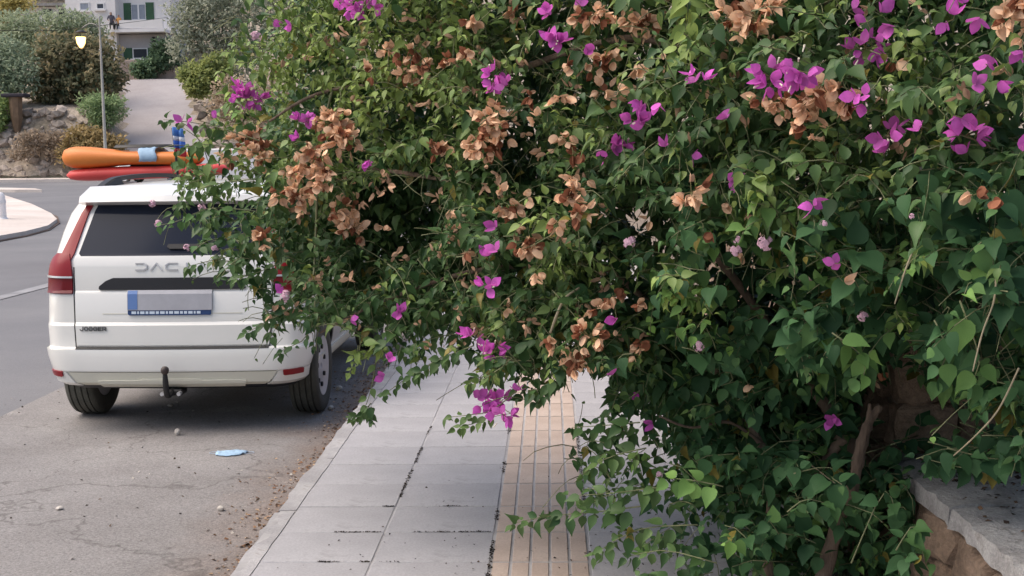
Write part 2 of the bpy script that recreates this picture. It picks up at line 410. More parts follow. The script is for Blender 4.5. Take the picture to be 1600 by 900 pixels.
def cap_mesh(L, W, H, seed):
    r = random.Random(seed); bm = bmesh.new(); bmesh.ops.create_grid(bm, x_segments=10, y_segments=14, size=.5)
    g = bmesh.ops.extrude_face_region(bm, geom=bm.faces[:])
    for e in g['geom']:
        if isinstance(e, bmesh.types.BMVert): e.co.z -= 1
    bm.normal_update()
    for v in bm.verts:
        nz = mnoise.noise(Vector((v.co.x*5+seed, v.co.y*9, v.co.z*4)))
        v.co = Vector((v.co.x*W, v.co.y*L, (v.co.z)*H))
        edge = abs(v.co.x) > W*.49
        if edge: v.co.x += .022*nz; v.co.z += -.008 if v.co.z > -.01 else 0
        v.co.z += .009*nz
    bmesh.ops.recalc_face_normals(bm, faces=bm.faces)
    me = bpy.data.meshes.new('coping_slab'); bm.to_mesh(me); bm.free(); me.materials.append(M['cap']); 
    me.polygons.foreach_set('use_smooth', [True]*len(me.polygons)); me.set_sharp_from_angle(angle=math.radians(40)); return me
for k, (a, b) in enumerate([(4.47, 3.76), (3.75, 3.02), (3.01, 2.3), (2.29, 1.5)]):
    o = link('coping_slab', cap_mesh(a-b-.008, .52, .065, k*3.3), None, wall); wpart(o)
    o.location = (WX+.24, (a+b)/2, WZ+rr.uniform(-.004, .004)); o.rotation_euler = (0, 0, rr.uniform(-.012, .012))
# taller rubble wall further on, under the shrub
tw = thing('tall_stone_wall', (WX, 4.6, 0), 'tall brown rubble stone wall half buried behind the flowering shrub', 'stone wall')
MB().box((WX+.02-WX, -.1, -.1), (.5, 14, 1.25)).build('mortar_core', M['mortar'], tw)
for row in range(7):
    z0 = .0+row*.18; x = 0.0
    while x < .55:                                       # the end that faces the camera
        L = rr.uniform(.14, .26)
        o = link('stone', SM[rr.randrange(7)], None, tw); o.location = (x+L/2, -.10, z0+.09); o.scale = (L*1.0, .16, .185); o.rotation_euler = (rr.uniform(-.1,.1), rr.uniform(-.1,.1), 0); x += L
    yy = 0.0
    while yy < 5:
        L = rr.uniform(.18, .36)
        o = link('stone', SM[rr.randrange(7)], None, tw); o.location = (.03, yy+L/2, z0+.09); o.scale = (.16, L, .185); o.rotation_euler = (rr.uniform(-.1,.1), 0, rr.uniform(-.1,.1)); yy += L
sheet('garden_terrace', [WX+.40, 2.5, 6, 30], [-4, 4.46, 8, 18], lambda x, y: WZ-.03+ (.7 if y > 4.46 else 0)*(1 if x > WX+.45 else 0), M['ground'])

# embankment of rubble stones beside the far street
em = thing('rubble_embankment', (-38, 77, zg(75)), 'sloping embankment of pale rubble stones below the olive trees', 'embankment')
cnt = 0
re_ = random.Random(11)
while cnt < 290:
    x = re_.uniform(-35.5, -25.9); y = re_.uniform(75.7, 78.3)
    if x > redge(y)[0]-.5: continue
    s = re_.choice([.22,.28,.35,.45,.6])
    o = link('stone', RM[re_.randrange(7)], None, em); o.matrix_parent_inverse = em.matrix_basis.inverted()
    o.location = (x, y, hillz(x, y)+s*.05); o.scale = (s*re_.uniform(.8, 1.5), s, s*re_.uniform(.6, 1)); o.rotation_euler = (re_.uniform(-.6,.6), re_.uniform(-.6,.6), re_.uniform(0,3)); cnt += 1
# stones along the right bank of the side road
eb = thing('roadside_bank', (-20, 80, 2), 'stony bank along the right edge of the climbing concrete road', 'bank')
for k in range(70):
    y = re_.uniform(76, 101); x = redge(y)[1]+re_.uniform(.1, 1.2); s = re_.choice([.25,.35,.5,.7])
    o = link('stone', RM[re_.randrange(7)], None, eb); o.matrix_parent_inverse = eb.matrix_basis.inverted()
    o.location = (x, y, hillz(x, y)+s*.15); o.scale = (s*1.2, s, s*.9); o.rotation_euler = (re_.uniform(-.5,.5), re_.uniform(-.5,.5), re_.uniform(0,3))
# ================================================================== BACKGROUND
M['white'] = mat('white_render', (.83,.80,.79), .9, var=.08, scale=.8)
M['render_shade'] = mat('shaded_render', (.50,.47,.48), .9, var=.12, scale=.8)  # white render darkened: the lower floor's shade is put into its colour
M['green'] = mat('green_shutter', (.045,.12,.06), .6, var=.15, scale=3)
M['wglass'] = mat('dark_pane', (.03,.035,.06), .12, spec=.6)
M['curtain'] = mat('grey_curtained_pane', (.28,.31,.37), .3, var=.15, scale=4)
M['wframe'] = mat('white_frame', (.75,.75,.76), .5)
M['roofc'] = mat('grey_roof', (.30,.29,.28), .9, var=.3, scale=3)
HY = 105.0
def hp(px, py, dy=0): return P(px, py, HY+dy)
b0 = hp(215, 128)
hs = thing('house', (b0[0], HY, b0[2]), 'white two storey house with green shutters at the top of the side road', 'house')
def hpart(name, mb, m, parent=None, smooth=False):
    o = mb.build(name, m, None, smooth); o.parent = parent or hs
    o.matrix_parent_inverse = (hs.matrix_basis).inverted(); return o
def hbox(x0, y0, x1, y1, d0, d1):                        # pixel rectangle at the house, depths behind the facade
    a = hp(x0, y1); b = hp(x1, y0)
    return MB().box((a[0], HY+d0, a[2]), (b[0], HY+d1, b[2]))
hpart('lower_wall', hbox(178, 53, 262, 135, .0, 6), M['render_shade'])
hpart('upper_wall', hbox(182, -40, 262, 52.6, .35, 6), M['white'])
hpart('side_wing', hbox(111, -40, 181.6, 110, -.6, 5), M['white'])
hpart('roof', hbox(106, -46, 267, -40.2, -1, 6.5), M['roofc'])
bal = hpart('balcony', hbox(172, 47, 264, 53, -1.3, .34), M['white'])
hpart('parapet', hbox(194, 33, 261, 46.8, -1.2, -1.02), M['white'], bal).matrix_parent_inverse = Matrix.Identity(4)
bal.children[0].matrix_parent_inverse = bal.matrix_basis.inverted()
def window(x0, y0, x1, y1, d, pane, mull=1, sill=True):
    f = MB()
    a = hp(x0, y1); b = hp(x1, y0); t = .08
    f.box((a[0], HY+d-.06, a[2]), (a[0]+t, HY+d, b[2])); f.box((b[0]-t, HY+d-.06, a[2]), (b[0], HY+d, b[2]))
    f.box((a[0]+t, HY+d-.06, a[2]), (b[0]-t, HY+d, a[2]+t)); f.box((a[0]+t, HY+d-.06, b[2]-t), (b[0]-t, HY+d, b[2]))
    for k in range(mull):
        x = a[0]+(b[0]-a[0])*(k+1)/(mull+1); f.box((x-.07, HY+d-.07, a[2]+t), (x+.07, HY+d-.001, b[2]-t))
    win = hpart('window', f, M['wframe'])
    g = MB().box((a[0]+t, HY+d-.03, a[2]+t), (b[0]-t, HY+d-.012, b[2]-t)).build('pane', pane); g.parent = win
    if sill:
        g = MB().box((a[0]-.15, HY+d-.25, a[2]-.14), (b[0]+.15, HY+d-.002, a[2]-.002)).build('sill', M['white']); g.parent = win
    return win
def shutter(x0, y0, x1, y1, d):
    a = hp(x0, y1); b = hp(x1, y0); mb = MB()
    mb.box((a[0], HY+d-.06, a[2]), (b[0], HY+d-.02, b[2]))
    n = 9
    for k in range(n):
        z = a[2]+(b[2]-a[2])*(k+.2)/n; mb.box((a[0]+.08, HY+d-.085, z), (b[0]-.08, HY+d-.0605, z+(b[2]-a[2])/n*.55))
    hpart('shutter', mb, M['green'])
window(203, 5, 226, 31, .34, M['curtain'], 1, False); shutter(192, 4, 202.7, 33, .34); shutter(226.5, 3, 238, 31, .34)
window(208, 75, 231, 92, -.01, M['wglass'], 0); shutter(194, 75, 206.5, 94, -.01); shutter(231.6, 75, 244, 92, -.01)
window(129, 5, 144, 18, -.61, M['curtain'], 0); window(155, 6, 167, 16, -.61, M['wglass'], 0)
c = hp(240, 62, -.12)
M['black'] = mat('black_plastic', (.012,.012,.013), .55)
hpart('wall_vent', MB().lathe([(0, .0), (0, .24), (.12, .22), (.12, 0)], 14, 'y', c), M['black'])
# house further left, mostly behind the olive trees
b1 = P(60, 60, 118)
h2 = thing('background_house', (b1[0], 118, b1[2]-5), 'pale house with a flat grey roof edge behind the olive trees, top left', 'house')
def h2box(x0, y0, x1, y1, d0, d1):
    a = P(x0, y1, 118+d0); b = P(x1, y0, 118+d0); return MB().box((a[0], 118+d0, a[2]), (b[0], 118+d1, b[2]))
def h2part(n, mb, m): o = mb.build(n, m, h2); o.matrix_parent_inverse = h2.matrix_basis.inverted()
h2part('wall', h2box(20, 10, 112, 90, 0, 6), M['white']); h2part('roof', h2box(14, 4, 116, 9.8, -.6, 6.3), M['roofc'])
h2part('window', h2box(68, 14, 80, 28, -.06, .02), M['wglass']); h2part('window', h2box(92, 14, 103, 28, -.06, .02), M['wglass'])
# retaining walls at the head of the road
def simple_wall(name, x0, x1, y0, y1, Y, dep, m, label):
    a = P(x0, y1, Y); b = P(x1, y0, Y); mb = MB().bbox((a[0], Y, a[2]), (b[0], Y+dep, b[2]), .05)
    return tag(mb.build(name, m), label, 'wall')
M['pinkwall'] = mat('earthy_render', (.40,.31,.27), .95, var=.25, scale=1.5, bump=.5, bscale=4)
simple_wall('garden_wall', 188, 222, 93, 130, 103, .5, M['pinkwall'], 'earthy pink retaining wall below the lower green shuttered window')
simple_wall('garden_wall', 238, 276, 101, 130, 102.6, .5, M['pinkwall'], 'earthy retaining wall at the top right of the concrete road')
simple_wall('white_wall', 292, 425, 231, 300, 58, .3, M['white'], 'white rendered wall glimpsed through the leaves beyond the parked car')

# people on the balcony
def person(name, px, Y, scale, shirt, skin, hair, label, lean=0.0, turn=0):
    base = P(px, 47, Y)
    J = {'pel': (0,0,.48), 'wai': (0,0,.66), 'che': (lean*.5,0,.88), 'nec': (lean,0,1.06), 'hd0': (lean*1.1,-.02,1.12), 'hd1': (lean*1.15,-.03,1.22), 'hd2': (lean*1.2,-.02,1.31),
         'shl': (-.18+lean*.8,0,1.0), 'ell': (-.27+lean*.8,-.08,.76), 'hal': (-.16+lean,-.28,.66), 'shr': (.18+lean*.8,0,1.0), 'elr': (.27+lean*.8,-.08,.76), 'har': (.16+lean,-.28,.66),
         'hil': (-.1,0,.44), 'knl': (-.12,-.42,.46), 'anl': (-.12,-.44,.06), 'tol': (-.12,-.60,.03), 'hir': (.1,0,.44), 'knr': (.12,-.42,.46), 'anr': (.12,-.44,.06), 'tor': (.12,-.60,.03)}
    R_ = {'pel': .15,'wai': .14,'che': .16,'nec': .06,'hd0': .075,'hd1': .10,'hd2': .075,'shl': .075,'ell': .05,'hal': .035,'shr': .075,'elr': .05,'har': .035,'hil': .1,'knl': .07,'anl': .05,'tol': .035,'hir': .1,'knr': .07,'anr': .05,'tor': .035}
    E = [('pel','wai'),('wai','che'),('che','nec'),('nec','hd0'),('hd0','hd1'),('hd1','hd2'),('che','shl'),('shl','ell'),('ell','hal'),('che','shr'),('shr','elr'),('elr','har'),('pel','hil'),('hil','knl'),('knl','anl'),('anl','tol'),('pel','hir'),('hir','knr'),('knr','anr'),('anr','tor')]
    ks = list(J); me = bpy.data.meshes.new(name); me.from_pydata([J[k] for k in ks], [(ks.index(a), ks.index(b)) for a, b in E], [])
    o = bpy.data.objects.new(name, me); COL.objects.link(o)
    sk = o.modifiers.new('skin', 'SKIN'); 
    if not me.skin_vertices: 
        bm = bmesh.new(); bm.from_mesh(me); bm.verts.layers.skin.verify(); bm.to_mesh(me); bm.free()
    for i, k in enumerate(ks): me.skin_vertices[0].data[i].radius = (R_[k], R_[k]); me.skin_vertices[0].data[i].use_root = (k == 'pel')
    o.modifiers.new('sub', 'SUBSURF').levels = 1
    dg = bpy.context.evaluated_depsgraph_get(); m2 = bpy.data.meshes.new_from_object(o.evaluated_get(dg)); o.modifiers.clear(); o.data = m2
    m2.materials.clear()
    for m in (shirt, skin, hair, M['black']): m2.materials.append(m)
    for p in m2.polygons:
        c = p.center
        if c.z > 1.07: p.material_index = 2 if (c.z > 1.25 or c.y > .02) else 1
        elif c.y < -.2 and c.z > .6: p.material_index = 1
        elif c.z < .5: p.material_index = 3
        p.use_smooth = True
    o.location = (base[0], Y, base[2]); o.scale = (scale,)*3; o.rotation_euler[2] = turn
    tag(o, label, 'person', 'people on the balcony'); return o
M['sk'] = mat('skin', (.42,.26,.19), .6); M['hair'] = mat('dark_hair', (.03,.022,.018), .7)
M['shg'] = mat('grey_shirt', (.10,.09,.11), .9, var=.2); M['sho'] = mat('orange_top', (.62,.30,.08), .9, var=.2)
person('person', 175.5, HY-.95, 1.12, M['shg'], M['sk'], M['hair'], 'seated person in dark grey clothes on the white balcony', -.05, .3)
person('person', 186.5, HY-.9, .95, M['sho'], M['sk'], M['hair'], 'seated person in an orange top on the white balcony', .0, -.3)

# street lamp
LY = 70.0
lb = P(166, 262, LY); lt = P(155, 26, LY); 
lamp = thing('street_lamp', (lb[0], LY, zg(LY)), 'tall thin street lamp with a glowing warm lantern before the olive trees', 'street lamp')
M['pole'] = mat('pole_metal', (.42,.40,.36), .6, .3, var=.2, scale=2)
M['glow'] = mat('lamp_glow', (1,.75,.4), .5, emit=((1,.55,.16), 2.6))
def lpart(n, mb, m, par=None, smooth=True):
    o = mb.build(n, m, None, smooth, 40); o.parent = par or lamp; o.matrix_parent_inverse = lamp.matrix_basis.inverted(); return o
h_ = lt[2]
lpart('pole', MB().tube([(lb[0], LY, zg(LY)), (lb[0]*.3+lt[0]*.7, LY, 5), (lt[0], LY, h_)], [.10, .075, .05], 8), M['pole'])
la = P(127, 46, LY)
lpart('arm', MB().tube(spline([(lt[0], LY, P(155, 42, LY)[2]), ((lt[0]+la[0])/2, LY, la[2]+.32), (la[0], LY, la[2]+.05)], 4), .03, 6), M['pole'])
ll = P(126.5, 50, LY)
lan = lpart('lantern', MB().lathe([(0, .0), (-.03, .16), (-.12, .30), (-.16, .31), (-.14, .27), (-.06, .1)], 12, 'z', (ll[0], LY, ll[2]+.12)), M['black'])
bl = P(126.5, 65, LY)
o = MB().lathe([(-.36, .0), (-.34, .08), (-.1, .22), (.2, .27), (.25, .26), (.25, 0)], 12, 'z', (bl[0], LY, bl[2])).build('glass', M['glow'], None, True, 50)
o.parent = lan
def cable(pts, label, r=.018):
    o = MB().tube(spline(pts, 6), r, 5).build('cable', M['black'], None, True); tag(o, label, 'cable', 'overhead cables')
cable([P(155, 40, LY), P(210, 34, 85), P(262, 27, 104)], 'overhead cable running from the street lamp to the right of the house')
cable([P(155, 40, LY), P(70, 48, 68), P(-80, 46, 66)], 'overhead cable running left from the street lamp')

# bollard on the island
g0 = gp(2, 345, ROAD+.13); 
bo = thing('bollard', (g0[0], g0[1], ROAD+.13), 'short white rounded post on the traffic island at the left edge', 'bollard')
MB().lathe([(0, .0), (0, .2), (.06, .2), (.10, .15), (.62, .14), (.72, .13), (.80, .08), (.83, 0)], 16, 'z').build('post', M['white'], bo, True, 40)
MB().lathe([(-.0, .155), (.09, .156), (.09, .14), (0, .14)], 16, 'z', (0, 0, .5)).build('band', M['wframe'], bo, True, 40)

# brown tapered post with dark slab, on the embankment
t0 = P(27, 199, 77.5); t1 = P(27, 152, 77.5)
tp = thing('gate_post', (t0[0], 77.5, t0[2]-.3), 'brown tapering post under a dark slab on the rubble embankment', 'post')
M['brown'] = mat('brown_post', (.16,.105,.065), .9, var=.3, scale=3); M['slate'] = mat('dark_slate', (.035,.03,.04), .9)
hgt = t1[2]-t0[2]
MB().lathe([(0, .0), (0, .2), (.9, .36), (hgt+.3, .42), (hgt+.3, 0)], 7, 'z').build('shaft', M['brown'], tp)
MB().bbox((-.75, -.5, hgt+.30), (.75, .5, hgt+.52), .05).build('slab', M['slate'], tp)

# ------------------------------------------------------------------ trees and shrubs
def quad_leaves(pos, ax, nr, size, wid):
    b = np.cross(nr, ax); n = len(pos)
    T = np.array([(0, 0, 0), (.5, wid, .06), (1, 0, -.12), (.5, -wid, .06)])
    V = pos[:, None, :]+size[:, None, None]*(T[None, :, 0:1]*ax[:, None, :]+T[None, :, 1:2]*b[:, None, :]+T[None, :, 2:3]*nr[:, None, :])
    Fc = np.arange(n*4).reshape(n, 4)
    return V.reshape(-1, 3), Fc
def nrm(a): return a/np.maximum(np.linalg.norm(a, axis=-1, keepdims=True), 1e-9)
def tree(name, base, lobes, c1, c2, label, cat='tree', n=3500, ls=.28, wid=.28, trunk=True, group=None):
    """lobes: list of (centre, (rx,ry,rz))"""
    t = thing(name, base, label, cat, group)
    P_, A_, N_, C_ = [], [], [], []
    vol = np.array([l[1][0]*l[1][2] for l in lobes]); vol = vol/vol.sum()
    for (c, r), v in zip(lobes, vol):
        k = int(n*v); u = nrm(rng.normal(size=(k, 3)))
        rad = rng.random(k)**.35
        lump = np.array([mnoise.noise(Vector(x*2.3)+Vector(c)) for x in u])
        p = np.array(c)+u*np.array(r)*(rad*(1+.45*lump))[:, None]
        P_.append(p); A_.append(nrm(u*.6+rng.normal(size=(k, 3))*.8)); N_.append(u*.5+np.array([0, 0, .8])+rng.normal(size=(k, 3))*.5)
        mix = np.clip(.5+.9*lump+rng.normal(size=k)*.28, 0, 1)[:, None]
        C_.append(np.array(c1)*(1-mix)+np.array(c2)*mix)
    p = np.concatenate(P_); a = np.concatenate(A_); nn = np.concatenate(N_); nn = nrm(nn-(nn*a).sum(1, keepdims=True)*a)
    s = ls*rng.uniform(.6, 1.4, len(p)); V, Fc = quad_leaves(p, a, nn, s, wid)
    me = fast_mesh('crown', V-np.array(base), [Fc], np.repeat(np.concatenate(C_), 4, 0)); link('crown', me, M['tree'], t)
    if trunk:
        mb = MB(); B = np.zeros(3)
        for (c, r) in lobes[:4]:
            q = np.array(c)-np.array(base); q = q+np.array([0, 0, -r[2]*.3])
            mb.tube(spline([B, q*.4+rng.normal(size=3)*.15, q], 4), list(np.linspace(.16, .04, 9)), 6)
        mb.build('trunk', M['bark'], t, True)
    return t
def ptree(name, Y, blobs, c1, c2, label, cat='tree', n=3500, ls=.28, wid=.28, group=None, trunk=True):
    lobes = []
    for (px, py, rx, ry) in blobs:
        c = P(px, py, Y+rng.uniform(-.6, .6)); k = Y/F_PX; lobes.append((tuple(c), (rx*k, max(rx, ry)*k*.8, ry*k)))
    cx = np.mean([l[0][0] for l in lobes]); zz = hillz(cx, Y) if Y > 75.6 else zg(Y)
    return tree(name, (cx, Y, zz), lobes, c1, c2, label, cat, n, ls, wid, trunk, group)
G_OL1, G_OL2 = (0.224,0.284,0.176), (0.479,0.537,0.362)
TG = 'trees on the hillside'
ptree('carob_tree', 82, [(95,90,45,38),(140,95,48,42),(120,130,60,38),(165,120,30,40),(80,140,32,34),(120,165,40,14)], (0.136,0.176,0.107), (0.362,0.303,0.176), 'broad round tree with brownish crown behind the street lamp', n=9000, ls=.34, group=TG)
ptree('olive_tree', 92, [(60,50,60,34),(110,45,40,30),(20,60,40,40),(140,55,30,28)], G_OL1, G_OL2, 'silvery olive tree filling the top left behind the brownish tree', n=7000, ls=.32, wid=.2, group=TG)
ptree('olive_tree', 80, [(15,95,38,40),(30,120,30,30),(-20,110,40,50),(5,140,30,24)], (0.166,0.224,0.155), (0.42,0.498,0.342), 'grey green olive tree at the left edge above the brown post', n=5000, ls=.3, wid=.2, group=TG)
ptree('yellowish_tree', 112, [(10,10,40,20),(-20,20,40,30),(30,4,18,10)], (0.342,0.303,0.107), (0.616,0.537,0.224), 'yellowish tree in the top left corner', n=3000, ls=.35, group=TG)
ptree('olive_tree', 90, [(300,30,42,40),(340,50,45,50),(290,75,30,28),(330,5,50,40),(370,90,40,40),(400,30,60,60)], (0.224,0.263,0.195), (0.498,0.517,0.4), 'large pale grey olive tree to the right of the white house', n=9000, ls=.34, wid=.2, group=TG)
ptree('dark_bush', 103, [(258,80,22,20),(250,100,26,14),(272,95,14,12)], (0.0774,0.126,0.0774), (0.146,0.224,0.126), 'dark green bush beside the lower green shutters', 'bush', n=2500, ls=.3, trunk=False)
ptree('hedge_bush', 102, [(222,108,18,14),(228,118,14,8)], (0.126,0.205,0.126), (0.245,0.342,0.185), 'small green bush under the lower window sill', 'bush', n=1200, ls=.3, trunk=False)
ptree('bright_bush', 86, [(300,120,22,20),(325,125,30,26),(340,105,24,22),(310,140,18,12)], (0.166,0.224,0.0872), (0.42,0.459,0.166), 'yellow green bush on the right bank of the concrete road', 'bush', n=3500, ls=.3, trunk=False)
ptree('pine_bush', 76.5, [(150,165,28,18),(170,170,28,22),(160,185,22,16)], (0.205,0.303,0.146), (0.4,0.517,0.263), 'light green feathery bush around the lamp pole', 'bush', n=3000, ls=.26, wid=.15)
ptree('dry_bush', 75.4, [(130,215,28,20),(155,225,34,24),(175,235,22,20),(110,240,22,16)], (0.245,0.195,0.0872), (0.459,0.342,0.166), 'dry brownish bush at the foot of the rubble embankment', 'bush', n=3000, ls=.26, trunk=False)
ptree('dry_bush', 75.6, [(50,220,24,16),(85,225,24,20),(30,240,16,10)], (0.284,0.224,0.166), (0.498,0.4,0.303), 'low grey brown dry bush at the left of the embankment foot', 'bush', n=1800, ls=.22, trunk=False)
ptree('grass_tuft', 77.6, [(2,175,14,28),(-10,190,18,20)], (0.245,0.342,0.126), (0.459,0.558,0.224), 'light green shrub at the left edge of the embankment', 'bush', n=1500, ls=.25, trunk=False)
ptree('roadside_bush', 80, [(350,165,30,24),(385,190,40,30),(360,140,28,24),(420,160,40,50)], (0.342,0.263,0.185), (0.577,0.459,0.342), 'dry pinkish brown bush right of the concrete road', 'bush', n=3000, ls=.26, trunk=False)
for k in range(9):
    px = -120+k*75; ptree('hillside_tree', 128, [(px, -22+8*math.sin(k*2.1), 60, 46), (px+30, -50, 50, 40)], (0.205,0.245,0.146), (0.42,0.42,0.284), 'olive green tree on the skyline, tree %s from the left' % ['first','second','third','fourth','fifth','sixth','seventh','eighth','ninth'][k], n=1600, ls=.6, group='trees on the skyline')

# ------------------------------------------------------------------ kayaks on a trailer
KY = 22.0
def kayak(name, px0, px1, yl, yr, th, wid, m, label, rise, taper=0.0):
    a = P(px0, yl, KY); b = P(px1, yr, KY); L = b[0]-a[0]; n = 26; mseg = 14; V = []; Fc = []
    for i in range(n+1):
        t = i/n; s = (1-abs(2*t-1)**6.0)**.5 if 0 < t < 1 else 0.03
        s = max(s, .03); tp_ = 1-taper*min(1, max(0, (t-.12)/.35))
        z = a[2]+(b[2]-a[2])*t + rise*(abs(2*t-1)**3)
        for k in range(mseg):
            an = 2*math.pi*k/mseg; cs, sn = math.cos(an), math.sin(an)
            V.append((a[0]+L*t, KY+wid/2*s*math.copysign(abs(cs)**.8, cs), z + tp_*th/2*(s**.8)*math.copysign(abs(sn)**.8, sn)))
    for i in range(n):
        for k in range(mseg): Fc.append((i*mseg+k, i*mseg+(k+1) % mseg, (i+1)*mseg+(k+1) % mseg, (i+1)*mseg+k))
    Fc += [tuple(range(mseg))[::-1], tuple(range(n*mseg, (n+1)*mseg))]
    root = thing(name, ((a[0]+b[0])/2, KY, (a[2]+b[2])/2-th/2), label, 'kayak', 'kayaks on the trailer')
    o = MB().add(V, Fc).build('hull', m, root, True); o.matrix_parent_inverse = root.matrix_basis.inverted()
    c = ((a[0]+b[0])/2+.2, KY, (a[2]+b[2])/2+th/2-.03)
    rim = MB().add([(c[0]+.5*math.cos(q)*s, c[1]+.22*math.sin(q)*s, c[2]+dz) for q in np.linspace(0, 2*math.pi, 20, endpoint=False) for s, dz in ((.85, .02), (1, .05), (1.1, .0))],
                   [((i*3+j), (i*3+j+1), ((i+1) % 20*3+j+1), ((i+1) % 20*3+j)) for i in range(20) for j in range(2)])
    o = rim.build('cockpit_rim', M['black'], root, True); o.matrix_parent_inverse = root.matrix_basis.inverted()
    return root
M['korange'] = mat('orange_plastic', (.74,.22,.035), .5, var=.12, scale=1.5); M['kred'] = mat('red_plastic', (.70,.075,.065), .5, var=.12, scale=1.5)
kayak('kayak', 97, 320, 246, 248, .43, .72, M['korange'], 'orange kayak lying on top of the red one beyond the white car', .0, .42)
kayak('kayak', 104, 360, 274, 264, .24, .66, M['kred'], 'red kayak under the orange one beyond the white car', .0)
tz = P(150, 284, KY)[2]; tx0 = P(172, 284, KY)[0]; tx1 = P(440, 284, KY)[0]
tr = thing('trailer', ((tx0+tx1)/2, KY, ROAD), 'low grey trailer carrying the two kayaks', 'trailer')
M['galv'] = mat('galvanised', (.32,.33,.35), .5, .5, var=.2)
def tpart(n, mb, m, sm=False): o = mb.build(n, m, tr, sm, 40); o.matrix_parent_inverse = tr.matrix_basis.inverted()
fr = MB().box((tx0, KY-.55, ROAD+.5), (tx1, KY-.48, ROAD+.58)).box((tx0, KY+.48, ROAD+.5), (tx1, KY+.55, ROAD+.58)).box((tx1, KY-.04, ROAD+.5), (tx1+1.2, KY+.04, ROAD+.58))
tpart('frame', fr, M['galv'])
for x in (tx0+.25, tx1-.25):
    zt = tz+.02 if x < (tx0+tx1)/2 else tz+.09
    tpart('crossbar', MB().box((x-.03, KY-.6, zt-.1), (x+.03, KY+.6, zt-.03)), M['galv'])
    for s in (-.5, .5): tpart('post', MB().box((x-.025, KY+s-.025, ROAD+.58), (x+.025, KY+s+.025, zt-.1)), M['galv'])
for s in (-.68, .68):
    tpart('wheel', MB().lathe([(-.07, .1), (-.08, .2), (-.07, .27), (.07, .27), (.08, .2), (.07, .1)], 20, 'y', ((tx0+tx1)/2, KY+s, ROAD+.27)), M['black'], True)
tpart('axle', MB().box(((tx0+tx1)/2-.03, KY-.6, ROAD+.24), ((tx0+tx1)/2+.03, KY+.6, ROAD+.3)), M['galv'])
# pale blue cloth over the kayaks
V = []; nx, ny = 7, 14
cA = P(240, 246, KY)
for j in range(ny):
    an = math.radians(-110+220*j/(ny-1))
    for i in range(nx):
        x = cA[0]+(i/(nx-1)-.5)*.30+.03*math.sin(j*1.3)
        V.append((x, KY+(.39+.012*math.sin(i*2+j))*math.sin(an), cA[2]+(.215+.012*math.cos(i*3+j*2))*math.cos(an)))
o = link('cloth', mesh('cloth', V, [(j*nx+i, j*nx+i+1, (j+1)*nx+i+1, (j+1)*nx+i) for j in range(ny-1) for i in range(nx-1)], True), mat('blue_cloth', (.32,.45,.58), .9, var=.15))
o.modifiers.new('sol', 'SOLIDIFY').thickness = .012
tag(o, 'pale blue cloth draped over the orange kayak', 'cloth')
# little flag on a dark pole
fl = thing('flag', P(277, 262, 20), 'small blue white and red flag on a dark pole behind the leaves', 'flag')
a = np.array(fl.location)
def fpart(n, mb, m, sm=False): o = mb.build(n, m, fl, sm); o.matrix_parent_inverse = fl.matrix_basis.inverted()
fpart('pole', MB().tube([(P(277, 262, 20)[0], 20, ROAD), P(277, 262, 20), P(270, 200, 20)], .022, 6), M['black'])
for n_, y0, y1, c in (('blue_band', 198, 212, (.10,.25,.60)), ('white_band', 212, 219, (.75,.75,.78)), ('blue_band', 219, 231, (.06,.16,.55)), ('red_band', 231, 243, (.6,.03,.05))):
    V = []; 
    for j, yy in enumerate((y0, y1)):
        for i in range(9):
            q = P(270+ (yy-200)*.11 + i*2.0, yy+ i*.35, 20); V.append((q[0], q[1]+.05*math.sin(i*1.1+yy*.05), q[2]))
    mb = MB().add(V, [(i, i+1, 9+i+1, 9+i) for i in range(8)]); o = mb.build(n_, mat('flag_'+n_, c, .85), fl, True); o.matrix_parent_inverse = fl.matrix_basis.inverted(); o.modifiers.new('s', 'SOLIDIFY').thickness = .006
#@@PART3
# ================================================================== CAR
M['paint_w'] = mat('white_paint', (.78,.77,.73), .3, coat=.7, spec=.45, var=.035, scale=2.2)
M['trim_w'] = mat('pale_lower_trim', (.66,.64,.54), .5)
M['cglass'] = mat('tinted_glass', (.020,.025,.040), .12, spec=.14)
M['bplast'] = mat('dark_trim', (.022,.022,.026), .5, spec=.4)
M['red'] = mat('red_lens', (.25,.012,.018), .3, coat=.12, spec=.25); M['red2'] = mat('dark_red_lens', (.15,.008,.014), .3, coat=.12, spec=.25)
M['badge'] = mat('pale_badge', (.55,.55,.56), .4, .3)
M['chrome'] = mat('satin_silver', (.62,.62,.63), .35, .7)
M['tyre'] = mat('tyre_rubber', (.085,.083,.07), .85, var=.25, scale=12, bump=.3, bscale=60)
M['rim'] = mat('wheel_cover', (.52,.51,.53), .45, .2)
LV = np.array([ # z, half width, rear y, front y, corner radius
 (.27,.76,.16,4.30,.16),(.33,.82,.045,4.40,.20),(.345,.835,.02,4.42,.20),(.42,.85,.0,4.45,.20),(.50,.875,.0,4.47,.20),(.555,.885,.01,4.47,.19),(.565,.887,.045,4.47,.17),
 (.70,.892,.055,4.46,.16),(.72,.892,.07,4.46,.16),(.90,.888,.085,4.42,.16),(.925,.886,.10,4.40,.16),(1.01,.880,.105,4.15,.16),(1.09,.870,.115,3.70,.17),(1.145,.858,.14,3.42,.18),(1.16,.855,.15,3.38,.18),
 (1.30,.832,.225,3.02,.19),(1.42,.80,.29,2.70,.20),(1.50,.757,.335,2.45,.22),(1.555,.70,.375,2.25,.24),(1.59,.62,.45,2.05,.26),(1.612,.50,.60,1.95,.28),(1.625,.30,.85,1.80,.2),(1.63,.10,1.1,1.6,.08)])
def lv(z): return [np.interp(z, LV[:, 0], LV[:, k]) for k in (1, 2, 3, 4)]
